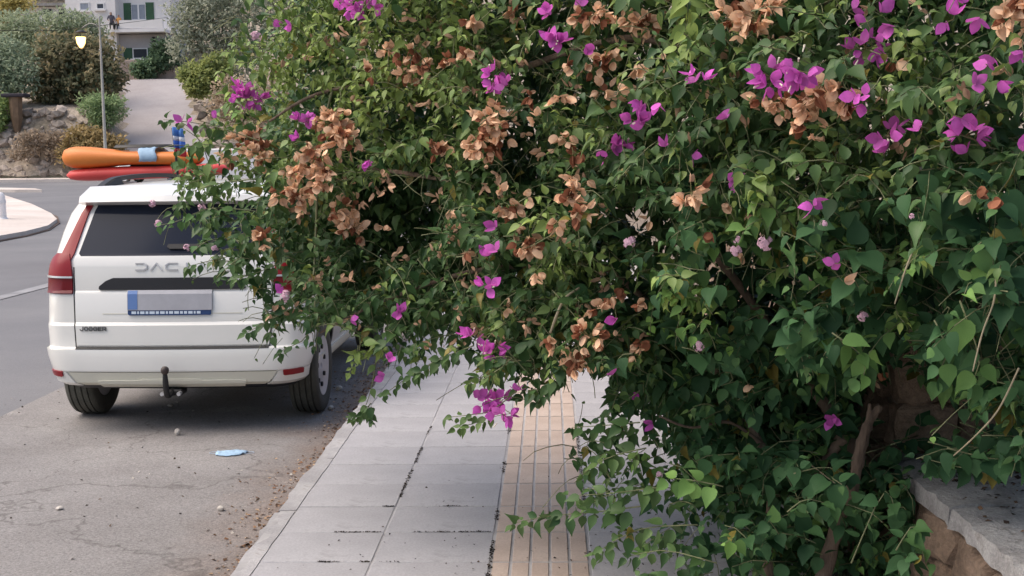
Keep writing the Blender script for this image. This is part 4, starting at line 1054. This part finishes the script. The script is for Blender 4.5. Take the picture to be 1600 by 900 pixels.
# low growth at the foot of the wall, in front of the stems, and on the back of the coping
mass(90, [(1130,700),(1260,680),(1330,760),(1290,800),(1300,860),(1440,840),(1470,980),(1130,980)], 41, -.25, .0, False)
mass(70, [(1440,470),(1620,470),(1640,630),(1560,620),(1500,590)], 42, -.05, .3, False)
mass(60, [(1400,560),(1480,600),(1640,640),(1640,720),(1480,715),(1400,700)], 43, -.1, .15, False)
# single shoots that stand clear of the mass
def sprig(kind, pts, nl, lsz, young=0.0, seed=0, thick=.0026, m='twig', hang=.55):
    W = [P(*q) for q in pts]; S = np.array(spline(W, 8)); n = len(S); r = np.random.default_rng(1000+seed)
    idx = np.linspace(n*.12, n-1, nl); k = idx.astype(int); p = S[k]; d = nrm(np.gradient(S, axis=0))[k]
    u = nrm(np.cross(d, np.array([.02, .05, 1.]))); an = np.arange(nl)*2.4+r.uniform(0, 6); v = np.cross(d, u)
    a = nrm((u*np.cos(an)[:, None]+v*np.sin(an)[:, None])*.7+d*.35+np.array([0, 0, -hang])+r.normal(size=(nl, 3))*.15)
    nn = np.array([0, -.75, .55])+r.normal(size=(nl, 3))*.35; nn = nrm(nn-(nn*a).sum(1, keepdims=True)*a)
    s = lsz*r.uniform(.75, 1.2, nl)*np.linspace(1, .65, nl)
    c = leafcol(kind, np.full(nl, young), r)
    for key, val in (('pos', p+a*(s*.2)[:, None]), ('ax', a), ('nr', nn), ('sz', s), ('col', c)): L[kind][key].append(val)
    return S, thick, m
SPR = {'b': [], 'l': []}
for i, (kind, pts, nl, lsz, yg) in enumerate([
 ('b', [(420,225,5.2),(345,200,5.25),(290,190,5.3),(255,187,5.3)], 22, .055, .1),
 ('b', [(380,235,5.2),(320,225,5.25),(272,235,5.3)], 18, .055, .15),
 ('b', [(400,280,5.1),(350,285,5.15),(300,300,5.2),(270,330,5.2)], 20, .058, .1),
 ('l', [(400,330,5.1),(330,325,5.2),(280,345,5.25),(248,352,5.3)], 14, .05, .3),
 ('l', [(400,360,5.1),(340,375,5.2),(300,385,5.2)], 14, .055, .15),
 ('b', [(420,390,5.0),(360,400,5.1),(310,412,5.1),(290,418,5.1)], 20, .055, .05),
 ('b', [(440,410,5.0),(390,430,5.0),(345,438,5.05)], 18, .055, .05),
 ('b', [(480,470,4.95),(440,490,5.0),(400,512,5.0),(385,520,5.0)], 18, .055, .0),
 ('b', [(500,490,4.95),(475,530,4.95),(445,545,5.0),(436,555,5.0)], 14, .05, .0),
 ('b', [(492,470,4.95),(492,520,4.95),(488,545,4.95)], 7, .045, .0),
 ('b', [(590,530,4.9),(585,580,4.95),(575,625,4.98),(560,655,5.0)], 8, .05, .2),
 ('b', [(580,630,4.98),(565,645,5.0),(548,655,5.0)], 16, .05, .1),
 ('b', [(576,635,4.98),(578,648,5.0),(580,660,5.0)], 10, .05, .0),
 ('b', [(560,540,4.9),(555,560,4.9),(545,585,4.95)], 14, .045, .8),
 ('b', [(600,540,4.9),(575,550,4.9),(560,556,4.95)], 14, .045, .8),
 ('b', [(720,540,4.6),(670,570,4.7),(630,595,4.75),(598,618,4.8)], 24, .06, .05),
 ('b', [(740,540,4.6),(690,560,4.65),(650,585,4.7)], 22, .06, .05),
 ('b', [(820,600,4.35),(770,640,4.4),(735,648,4.4),(698,652,4.45)], 18, .05, .15),
 ('b', [(790,640,4.4),(745,660,4.4),(712,668,4.42)], 14, .045, .2),
 ('b', [(800,560,4.35),(760,590,4.4),(730,600,4.4)], 16, .05, .3),
 ('b', [(880,560,4.2),(860,600,4.25),(840,630,4.25)], 18, .055, .0),
 ('b', [(1010,790,4.0),(930,800,4.05),(860,806,4.1),(800,818,4.1)], 30, .07, .05),
 ('b', [(1090,820,3.95),(1010,825,4.0),(960,845,4.0),(928,868,4.0)], 20, .07, .1),
 ('b', [(1040,760,4.0),(960,770,4.0),(890,775,4.1)], 18, .065, .05),
 ('b', [(1000,660,4.1),(940,665,4.15),(890,668,4.2)], 16, .06, .05),
 ('b', [(1010,700,4.1),(950,715,4.1),(905,745,4.15)], 18, .06, .15),
 ('b', [(1000,610,4.2),(960,640,4.2),(935,660,4.2)], 14, .05, .0),
 ('l', [(1130,760,3.9),(1080,750,3.9),(1045,748,3.95)], 10, .07, .7),
 ('b', [(1120,880,3.9),(1040,860,3.95),(980,870,4.0)], 16, .06, .05),
 ('b', [(1100,930,3.85),(1040,905,3.9),(1000,900,3.95)], 14, .06, .0),
 ('l', [(1500,470,3.15),(1530,560,3.2),(1515,600,3.25)], 10, .075, .4),
 ('l', [(1460,500,3.2),(1480,550,3.2),(1460,590,3.25)], 8, .075, .2),
 ('l', [(1300,520,3.4),(1350,560,3.4),(1345,600,3.4)], 10, .065, .5),
 ('b', [(1070,-20,3.7),(1075,30,3.65),(1060,80,3.65)], 16, .075, .85),
 ('b', [(1110,20,3.65),(1150,80,3.62),(1195,75,3.6)], 7, .07, .0),
 ('l', [(1330,880,3.8),(1380,770,3.8),(1400,800,3.75)], 12, .06, .1),
 ('l', [(1400,860,3.7),(1430,820,3.7),(1445,880,3.65)], 12, .06, .3),
 ('l', [(1450,690,3.9),(1510,705,3.85),(1570,712,3.8)], 18, .065, .0),
 ('l', [(1500,660,3.9),(1560,680,3.85),(1620,690,3.7)], 18, .065, .0),
 ('l', [(1310,800,3.95),(1330,775,3.95),(1352,790,3.95)], 9, .06, .1),
 ('l', [(1240,740,4.0),(1290,730,4.0),(1330,745,4.0)], 10, .06, .0),
 ('l', [(1230,800,3.9),(1260,780,3.9),(1300,790,3.9)], 12, .065, .15),
 ('l', [(1480,700,3.5),(1540,715,3.5),(1600,720,3.4)], 16, .07, .0),
 ('l', [(1440,715,3.7),(1500,730,3.6),(1560,738,3.5)], 16, .06, .0)]):
    SPR[kind].append(sprig(kind, pts, nl, lsz, yg, i))

# leaf blades: one shape for each kind, folded along the midrib and curling down
def leaf_template(kind):
    prof = {'b': [(.0,.0),(.06,.15),(.18,.265),(.35,.30),(.55,.235),(.76,.105),(1,.0)], 'l': [(.0,.0),(.02,.22),(.14,.35),(.32,.40),(.52,.345),(.74,.19),(1,.0)], 'c': [(.0,.0),(.25,.30),(.65,.25),(1,.0)]}[kind]
    V = [(-.24,-.012,.03),(-.24,.012,.03)]; Fq, Ft = [], []
    V.append((0, 0, 0)); last = [2]
    for i, (t, w_) in enumerate(prof[1:-1]):
        z = -.20*t*t+.04*t; jag = 0 if kind != 'l' else (.008 if i % 2 else -.008)
        b = len(V); V += [(t, -w_-jag, z+.30*w_), (t, 0, z), (t, w_+jag, z+.30*w_)]
        if len(last) == 1: Ft += [(2, b, b+1), (2, b+1, b+2)]
        else: Fq += [(last[0], b, b+1, last[1]), (last[1], b+1, b+2, last[2])]
        last = [b, b+1, b+2]
    b = len(V); V.append((1.02, 0, -.20)); Ft += [(last[0], b, last[1]), (last[1], b, last[2]), (0, 2, 1)]
    return np.array(V), np.array(Fq), np.array(Ft)
def build_leaves(kind, arr, name, m, parent):
    T, Fq, Ft = leaf_template(kind); n = len(arr['pos']); b = np.cross(arr['nr'], arr['ax']); nv = len(T)
    r = np.random.default_rng(5); curl = np.where(r.random(n) < .12, r.uniform(2.2, 4.2, n), r.uniform(-.2, 2.2, n))[:, None, None]; wd = r.uniform(.85, 1.12, n)[:, None, None]
    V = arr['pos'][:, None, :]+arr['sz'][:, None, None]*(T[None, :, 0:1]*arr['ax'][:, None, :]+T[None, :, 1:2]*wd*b[:, None, :]+T[None, :, 2:3]*curl*arr['nr'][:, None, :])
    off = (np.arange(n)*nv)[:, None, None]
    me = fast_mesh(name, V.reshape(-1, 3)-np.array(parent.location), [(Fq[None]+off).reshape(-1, 4), (Ft[None]+off).reshape(-1, 3)], np.repeat(arr['col'], nv, 0))
    return link(name, me, m, parent)
bg_root = thing('bougainvillea_shrub', (1.05, 4.4, 0), 'large overhanging bougainvillea with magenta and dried brown bracts across the pavement', 'shrub')
la_root = thing('lantana_shrub', (1.1, 3.7, 0), 'broad leaved lantana with small pale pink flower heads on the right', 'shrub')
ROOT = {'b': bg_root, 'l': la_root}
for kind in ('b', 'l'):
    A = {k: np.concatenate(v) for k, v in L[kind].items()}
    X, Y_, Z_ = proj(A['pos']+A['ax']*(A['sz']*.5)[:, None])
    A['scr'] = np.stack([X, Y_, Z_], 1); f = front(X, Y_); r = np.random.default_rng(4); keep = np.ones(len(X), bool); dY = A['pos'][:, 1]
    for (x, y, a, b) in POCK: keep &= ~((((X-x)/a)**2+((Y_-y)/b)**2 < r.uniform(.7, 1.15, len(X))) & (dY < f+.56) & (r.random(len(X)) < .93))
    keep &= ~(inpoly(X, Y_, CAVE) & (dY < 4.6) & (r.random(len(X)) < .72))
    for (x, y, q) in MAG+DRY: keep &= ~((np.hypot(X-x, Y_-y) < q*1.12) & (dY < cdepth(x, y)+.05) & (r.random(len(X)) < .85))
    L[kind] = {k: v[keep] for k, v in A.items()}
# which leaves show largest: nearest in each small bin of the picture, then by size
allscr = np.concatenate([L['b']['scr'], L['l']['scr']]); bins = {}
bx_ = (allscr[:, 0]//26).astype(int)*1000+(allscr[:, 1]//26).astype(int)
order = np.argsort(allscr[:, 2]); front_ids = set(); cntb = {}
for i in order:
    k = bx_[i]
    if cntb.get(k, 0) < 2: cntb[k] = cntb.get(k, 0)+1; front_ids.add(int(i))
nb_ = len(L['b']['pos'])
for kind, off in (('b', 0), ('l', nb_)):
    A = L[kind]; n = len(A['pos']); vis = np.array([(i+off) in front_ids for i in range(n)])
    inside = (A['scr'][:, 0] > 0) & (A['scr'][:, 0] < 1600) & (A['scr'][:, 1] > 0) & (A['scr'][:, 1] < 900)
    face = np.abs((A['nr']*nrm(A['pos']-CAM)).sum(1))
    sc = np.where(vis & inside, A['sz']/A['scr'][:, 2]*(.4+face), 0); pick = np.argsort(-sc)[:300]; rest = np.ones(n, bool); rest[pick] = False
    mm = M['leaf'] if kind == 'b' else M['lantana']; root = ROOT[kind]
    nearl = A['pos'][:, 1] < front(A['scr'][:, 0], A['scr'][:, 1])+.34
    o = build_leaves(kind, {k: v[rest & nearl] for k, v in A.items()}, 'foliage', mm, root); o['kind'] = 'stuff'
    o = build_leaves('c', {k: v[rest & ~nearl] for k, v in A.items()}, 'inner_foliage', mm, root); o['kind'] = 'stuff'
    T, Fq, Ft = leaf_template(kind)
    # single leaves share a few meshes; each takes the one nearest to its own colour
    pc = A['col'][pick]; cent = pc[np.argsort(pc.sum(1))[np.linspace(0, 299, 24).astype(int)]]
    ml = []
    for q in range(24):
        Tq = T.copy(); Tq[:, 2] *= np.interp(q % 5, [0, 4], [.5, 2.0])
        me = fast_mesh('leaf', Tq, [Fq, Ft], np.repeat(cent[q][None], len(T), 0)); me.materials.append(mm); ml.append(me)
    rl = root.location
    for i in pick:
        q = int(np.argmin(np.abs(cent-A['col'][i]).sum(1)+rng.random(24)*.03)); o = bpy.data.objects.new('leaf', ml[q]); COL.objects.link(o); o.parent = root
        a, nn, s = A['ax'][i], A['nr'][i], A['sz'][i]; b = np.cross(nn, a); p = A['pos'][i]
        o.matrix_basis = Matrix(((a[0]*s, b[0]*s, nn[0]*s, p[0]-rl[0]), (a[1]*s, b[1]*s, nn[1]*s, p[1]-rl[1]), (a[2]*s, b[2]*s, nn[2]*s, p[2]-rl[2]), (0, 0, 0, 1)))
    # fine twigs that carry the leaves
    V, Fc, o_ = [], [], 0
    for path, _ in STEM[kind]:
        n_, k_, _3 = path.shape; sub = path[:, ::2]; k2 = sub.shape[1]
        e1 = np.array([1, .3, .2]); e2 = np.array([-.2, .4, 1.]); ring = [e1*.0016, e2*.0016, -(e1+e2)*.0013]
        pts = np.stack([sub+q for q in ring], 2).reshape(n_, k2*3, 3); V.append(pts.reshape(-1, 3))
        base = []
        for j in range(k2-1):
            for q in range(3): base.append((j*3+q, j*3+(q+1) % 3, (j+1)*3+(q+1) % 3, (j+1)*3+q))
        Fc.append((np.array(base)[None]+(np.arange(n_)*k2*3)[:, None, None]).reshape(-1, 4)+o_); o_ += n_*k2*3
    if V:
        me = fast_mesh('twigs', np.concatenate(V)-np.array(rl), Fc); o = link('twigs', me, M['twig'], root); o['kind'] = 'stuff'
    for S, th, mk in SPR[kind]:
        o = MB().tube([s-np.array(rl) for s in S[::3]], list(np.linspace(th, th*.4, len(S[::3]))), 5).build('shoot', M[mk], root, True)
def branch(root, pts, r0, r1, m, name='branch', n=8):
    W = spline([np.array(P(*q))-np.array(root.location) for q in pts], 6); r = random.Random(len(pts)*7+int(pts[0][0]))
    rad = [x*r.uniform(.85, 1.18) for x in np.linspace(r0, r1, len(W))]
    return MB().tube(W, rad, n).build(name, M[m], root, True)
branch(bg_root, [(1265,985,4.15),(1300,850,4.12),(1330,770,4.1),(1345,700,4.1),(1360,655,4.1),(1376,634,4.1)], .030, .012, 'bark', 'trunk', 10)
branch(bg_root, [(1352,680,4.1),(1358,655,4.1),(1359,630,4.1)], .016, .006, 'bark')
branch(bg_root, [(1255,985,4.7),(1300,800,4.75),(1350,640,4.7),(1400,540,4.5),(1380,400,4.2),(1300,250,4.1)], .03, .016, 'bark')
branch(bg_root, [(1200,960,4.4),(1200,860,4.4),(1205,800,4.45),(1190,700,4.5),(1100,560,4.6),(950,420,4.8),(760,300,5.0),(560,260,5.3)], .022, .008, 'bark')
branch(bg_root, [(1345,720,4.35),(1280,620,4.4),(1180,480,4.5),(1060,330,4.5),(900,200,4.7)], .026, .008, 'bark')
branch(bg_root, [(1300,250,4.1),(1150,120,4.2),(980,60,4.4),(760,120,4.9),(520,140,5.3),(420,190,5.3)], .018, .005, 'bark')
branch(bg_root, [(1318,682,4.3),(1290,720,4.35),(1270,750,4.4),(1260,800,4.4)], .022, .02, 'bark')
branch(bg_root, [(950,420,4.8),(760,420,4.9),(600,470,5.0),(500,520,4.98)], .012, .004, 'bark')
branch(bg_root, [(1030,650,4.3),(1080,668,4.35),(1140,660,4.45),(1200,700,4.5)], .004, .007, 'bark')
branch(bg_root, [(520,140,5.3),(500,230,5.15),(492,400,5.0),(490,430,4.95)], .006, .004, 'twig')
branch(bg_root, [(860,520,4.2),(880,470,4.15),(905,450,4.2)], .005, .004, 'dryt')
for pts in ([(1425,395,3.1),(1412,430,3.1),(1398,475,3.12)], [(1557,425,3.0),(1553,470,3.0),(1535,520,3.02),(1520,580,3.05)], [(1592,575,3.1),(1560,640,3.15),(1525,680,3.2),(1490,712,3.3)],
            [(1265,725,4.05),(1285,740,4.0),(1305,755,3.95)]):
    branch(la_root, pts, .0025, .0018, 'dryt', 'stem', 6)

# ------------------------------------------------------------------ bracts and flower heads
def bract_template(prof=None):
    prof = prof or [(.0,.0),(.15,.26),(.38,.40),(.62,.36),(.85,.18),(1,.0)]; V = [(0, 0, 0)]; Fc = []; last = [0]
    for t, w_ in prof[1:-1]:
        z = .55*t*t; b = len(V); V += [(t, -w_, z+.20*w_+.03), (t, 0, z), (t, w_, z+.20*w_-.02)]
        if len(last) == 1: Fc += [(0, b, b+1), (0, b+1, b+2)]
        else: Fc += [(last[0], b, b+1, last[1]), (last[1], b+1, b+2, last[2])]
        last = [b, b+1, b+2]
    b = len(V); V.append((1, 0, .58)); Fc += [(last[0], b, last[1]), (last[1], b, last[2])]
    return np.array(V), Fc
BT, BF = bract_template()
BTD, _ = bract_template([(.0,.0),(.10,.28),(.32,.46),(.60,.48),(.85,.32),(1,.0)])
def cluster(name, px, py, rpx, kind, seed, push=.06):
    r = np.random.default_rng(seed); f = float(front(np.array([px], float), np.array([py], float))[0])
    dep = cdepth(px, py); c = P(px, py, dep); k = dep/F_PX; R = rpx*k*(.94 if kind == 'm' else 1.06); bs = .037 if kind == 'm' else .030
    nt = max(1, int((R/.021)**2*1.5)) if kind == 'm' else max(1, int((R/.020)**2*2.1))
    V, Fc, C = [], [], []; view = nrm(CAM-c)
    for i in range(nt):
        u = nrm(r.normal(size=3)*.9+view*.7+np.array([0, 0, .15])); p = c+u*R*r.uniform(.35, 1)*np.array([1, .9, .85])
        o = len(V); w3 = nrm(np.cross(p-c+1e-4, view))*.0012; V += [c-w3, c+w3, p+w3, p-w3]; Fc.append((o, o+1, o+2, o+3)); C += [np.array([.16,.15,.07])]*4
        axis = nrm(u+r.normal(size=3)*.45+(np.array([0, 0, .2]) if kind == 'm' else np.array([0, 0, -.55])))
        e1 = nrm(np.cross(axis, r.normal(size=3))); e2 = np.cross(axis, e1); a0 = r.uniform(0, 6)
        base = np.array([.63,.12,.52]) if kind == 'm' else np.array([.74,.50,.33])
        col = base*r.uniform(.72, 1.22)+ (np.array([.05,.01,.07])*r.random() if kind == 'm' else np.array([.14,.09,.06])*r.random())
        if kind == 'd' and r.random() < .25: col = np.array([.28,.115,.065])*r.uniform(.7, 1.3)
        for j in range(3):
            if r.random() < .06: continue
            an = a0+j*2.094+r.normal()*.15; ra = e1*math.cos(an)+e2*math.sin(an)
            op = r.uniform(.55, 1.1) if kind == 'm' else r.uniform(.2, .7)
            ax = nrm(ra*op+axis*.62); n_ = nrm(axis-ra*.6); n_ = nrm(n_-(n_@ax)*ax); b_ = np.cross(n_, ax); s = bs*r.uniform(.8, 1.15)
            o = len(V); cr = r.uniform(-.5, 1.4) if kind == 'm' else r.uniform(-.8, 2.0)
            T_ = BT if (kind == 'm' or r.random() < .55) else BTD
            for t in T_: V.append(p+s*(t[0]*ax+t[1]*b_+t[2]*cr*n_))
            Fc += [tuple(x+o for x in q) for q in BF]; C += [col*(.82+.34*t[0])+(np.array([.05,.05,.04])*(1-t[0]) if kind == 'm' else 0) for t in BT]
    root = bg_root; V = np.array(V)-np.array(c)
    me = bpy.data.meshes.new(name); me.from_pydata([tuple(v) for v in V], [], Fc); me.polygons.foreach_set('use_smooth', [True]*len(me.polygons))
    at = me.attributes.new('col', 'FLOAT_COLOR', 'POINT'); at.data.foreach_set('color', np.concatenate([np.array(C), np.ones((len(C), 1))], 1).astype(np.float32).ravel())
    o = link(name, me, M['bract'] if kind == 'm' else M['dry'], root); o.location = Vector(c)-root.location
    if kind == 'm' and nt > 2:                            # the small cream flower in the middle of some bracts
        mb = MB()
        for q in range(min(4, nt//2)):
            u = nrm(r.normal(size=3)*.6+view); p = u*R*.95; MB().tube([p, p+u*.02], [.0016, .0028], 5).build('floret', M['cream'], o)
    return o
M['cream'] = mat('cream_floret', (.75,.70,.55), .7)
for i, (x, y, r_) in enumerate(MAG): cluster('flower_cluster', x, y, r_*1.05, 'm', 300+i, .07)
for i, (x, y, r_) in enumerate(DRY): cluster('dried_cluster', x, y, r_*.95, 'd', 600+i, .05)
# loose dried bracts in small hanging groups all through the plant, too small to pick apart
r = np.random.default_rng(77); px, py = sample(190, MAIN, (400, 1600), (-40, 560), 78)
k = ((px < 1010) | (py < 230)); px, py = px[k], py[k]; st = PV(px, py, front(px, py)-BA*pnoise(px, py, 85, 1.5)+r.uniform(-.06, .14, len(px)))
V, Fc, C = [], [], []
for p0 in st:
    cg = np.array([.62,.40,.26])*r.uniform(.55, 1.12)
    for q0 in range(r.integers(2, 6)):
        p = p0+r.normal(size=3)*.014; axis = nrm(r.normal(size=3)*.8+np.array([0, 0, -.7])); e = nrm(np.cross(axis, r.normal(size=3))); n_ = np.cross(axis, e); o = len(V); s = r.uniform(.018, .033); cr = r.uniform(.6, 2.2)
        for t in BT: V.append(p+s*(t[0]*axis+t[1]*e*.9+(t[2]*cr+abs(t[1])*.5)*n_)-np.array(bg_root.location))
        Fc += [tuple(x+o for x in q) for q in BF]; C += [cg*r.uniform(.75, 1.15)]*len(BT)
me = bpy.data.meshes.new('loose_bracts'); me.from_pydata([tuple(v) for v in V], [], Fc)
at = me.attributes.new('col', 'FLOAT_COLOR', 'POINT'); at.data.foreach_set('color', np.concatenate([np.array(C), np.ones((len(C), 1))], 1).astype(np.float32).ravel())
o = link('loose_bracts', me, M['dry'], bg_root); o['kind'] = 'stuff'
# lantana heads
M['pink'] = mat('pale_pink_petal', (.72,.46,.56), .7, var=.2, scale=60)
def head(px, py, rpx, seed):
    r = random.Random(seed); f = float(front(np.array([px], float), np.array([py], float))[0])-.11; c = P(px, py, f); R = rpx*f/F_PX; mb = MB()
    view = nrm(CAM-c)
    for i in range(16):
        u = nrm(np.array([r.gauss(0, 1) for _ in range(3)])*.7+view*.8+np.array([0, 0, .3])); p = u*R*.8; e1 = nrm(np.cross(u, [.3, .2, .9])); e2 = np.cross(u, e1); s = R*.42
        V = [p+u*R*.04]+[p+(e1*math.cos(a)+e2*math.sin(a))*s*(1 if q % 2 == 0 else .62)+u*R*.12 for q, a in enumerate(np.linspace(0, 6.283, 9)[:-1])]
        mb.add(V, [(0, 1+q, 1+(q+1) % 8) for q in range(8)])
    mb.tube([-view*R*2, np.zeros(3)], [R*.1, R*.5], 6)
    o = mb.build('flower_head', M['pink'], la_root); o.location = Vector(c)-la_root.location
for i, (x, y, r_) in enumerate([(983,378,11),(1196,380,13),(1150,392,10),(1152,375,7),(1348,494,9),(1092,541,9),(1309,757,6),(1287,350,6),(400,57,9),(247,350,7),(315,325,7),(292,387,6),(336,388,6),(445,466,8),(447,458,6),(238,318,6),(1030,742,6),(1425,338,5)]): head(x, y, r_, 900+i)

# ------------------------------------------------------------------ litter on the ground
M['litter'] = leaf_mat('leaf_litter', .05, .9, .1)
def litter(name, n, xy, smin, smax, cols, label, z):
    r = np.random.default_rng(hash(name) % 1000 if False else len(name)*13); p = xy(n, r); n = len(p); an = r.uniform(0, 6.28, n)
    ax = np.stack([np.cos(an), np.sin(an), r.normal(size=n)*.25], 1); ax = nrm(ax); nn = np.array([0, 0, 1.])+r.normal(size=(n, 3))*.35; nn = nrm(nn-(nn*ax).sum(1, keepdims=True)*ax)
    s = r.uniform(smin, smax, n); pos = np.concatenate([p, np.full((n, 1), z)], 1)+np.array([0, 0, 1])*(s*.12)[:, None]
    V, Fc = quad_leaves(pos-ax*(s*.5)[:, None], ax, nn, s, .38); ci = r.integers(0, len(cols), n); c = np.array(cols)[ci]*r.uniform(.6, 1.3, (n, 1))
    o = link(name, fast_mesh(name, V, [Fc], np.repeat(c, 4, 0)), M['litter']); tag(o, label, 'litter', kind='stuff')
def gut(n, r):
    y = r.uniform(4.2, 13, n); w_ = .06+.10*(1+np.sin(y*2.1+.5))*r.random(n)+.15*(y > 8)*r.random(n); return np.stack([KX0-.012-np.abs(r.normal(size=n))*w_, y], 1)
litter('leaf_litter', 2600, gut, .008, .03, [(.23,.13,.08),(.33,.20,.12),(.12,.07,.045),(.42,.30,.20)], 'brown dry leaves and bracts gathered in the gutter along the kerb', ROAD+.006)
litter('grit', 1400, gut, .004, .012, [(.40,.35,.30),(.26,.21,.17),(.5,.46,.42)], 'pale grit scattered in the gutter along the kerb', ROAD+.006)
def pavd(n, r):
    y = 4.2+np.abs(r.normal(size=n))*.75; x = r.uniform(-1.15, 1.0, n); k = r.random(n) < np.clip((x+1.1)*1.3, .12, 1); return np.stack([x[k], y[k]], 1)
litter('fallen_seeds', 400, pavd, .006, .016, [(.03,.025,.02),(.06,.04,.03)], 'tiny dark fallen seeds and specks on the grey paving', .003)
def copd(n, r): return np.stack([WX+.03+r.random(n)**.7*.45, 2.9+r.random(n)**.6*1.55], 1)
litter('coping_debris', 420, copd, .008, .028, [(.05,.035,.03),(.10,.065,.045),(.18,.11,.07)], 'dark leaf crumbs lying on the concrete coping of the low wall', WZ+.004)
def joints(n, r):
    xs = r.choice([-.729, -.252, .15], n); y = 4.2+r.random(n)**1.4*3.2; k = (np.array([mnoise.noise(Vector((a*9, b*2.2, 3))) for a, b in zip(xs, y)]) > -.05)
    return np.stack([xs+r.normal(size=n)*.0045, y], 1)[k]
litter('joint_dirt', 2200, joints, .006, .015, [(.03,.025,.022),(.05,.038,.03)], 'dark dirt packed in the joints between paving rows', .002)
def rowd(n, r):
    j = r.integers(-1, 3, n); x = np.where(r.random(n) < .5, r.uniform(-.7, -.26, n), r.uniform(-.95, -.74, n)); k = np.array([mnoise.noise(Vector((a*5, b*3.7, 9))) for a, b in zip(x, j)]) > .05
    return np.stack([x, J0+ROW*j+r.normal(size=n)*.003], 1)[k]
litter('slab_joint_dirt', 900, rowd, .005, .012, [(.03,.025,.022),(.05,.04,.03)], 'broken dark dirt lines across the grey slabs', .002)
def laned(n, r): return np.stack([r.uniform(-4.2, -1.4, n), r.uniform(4.3, 11, n)], 1)
litter('road_specks', 260, laned, .008, .024, [(.05,.04,.035),(.12,.085,.06),(.40,.37,.33)], 'scattered specks and crumbs on the dusty roadside', ROAD+.006)
PEB = [stone_mesh(300+i, mat('pebble', (.52,.48,.43), .9, var=.2, scale=20) if i == 0 else bpy.data.materials['pebble'], 'pebble', 2, 1.05) for i in range(3)]
def pebble(px, py, s, label, flat=.7):
    g = gp(px, py, ROAD+.004); o = link('pebble', PEB[len(label) % 3], None); o.location = (g[0], g[1], ROAD+.004+s*flat*.42); o.scale = (s, s*.8, s*flat); o.rotation_euler[2] = px; tag(o, label, 'pebble', 'pebbles on the roadside')
pebble(278, 680, .045, 'pale upright pebble on the asphalt below the tow bar', 1.1)
pebble(345, 798, .04, 'pale pebble beside a dark chip in the lower left of the roadside')
pebble(266, 635, .05, 'flat pale chip in the shade under the car', .4)
pebble(517, 640, .05, 'pebble beside the right rear tyre')
pebble(530, 610, .06, 'pebble in the gutter just past the right rear wheel')
pebble(93, 796, .045, 'dark flat crumb low on the left of the roadside', .4)
# crumpled pale blue face mask
g = gp(362, 709, ROAD+.004); V = []; nx, ny = 12, 8
fmk = thing('face_mask', (g[0], g[1], ROAD+.004), 'flattened pale blue face mask lying on the roadside behind the car', 'face mask')
for j in range(ny):
    for i in range(nx):
        u, v = i/(nx-1)-.5, j/(ny-1)-.5
        V.append((u*.19*(1-.25*abs(v)*2)+.03*v, v*.17*(1-.75*abs(u)), .006+.010*abs(mnoise.noise(Vector((u*6, v*6, 2))))+.012*(1-2*abs(v))*(.5+.5*math.sin(v*22))))
o = link('cloth', mesh('cloth', V, [(j*nx+i, j*nx+i+1, (j+1)*nx+i+1, (j+1)*nx+i) for j in range(ny-1) for i in range(nx-1)], True), mat('mask_cloth', (.30,.44,.58), .85, var=.35, scale=30), fmk)
o.modifiers.new('s', 'SOLIDIFY').thickness = .002
for s in (-1, 1):
    MB().tube(spline([(s*.075, .02, .006), (s*.12, .03, .006), (s*.135, -.005, .006), (s*.075, -.02, .006)], 6), .0015, 5).build('ear_loop', mat('mask_loop', (.45,.55,.68), .8), fmk, True)
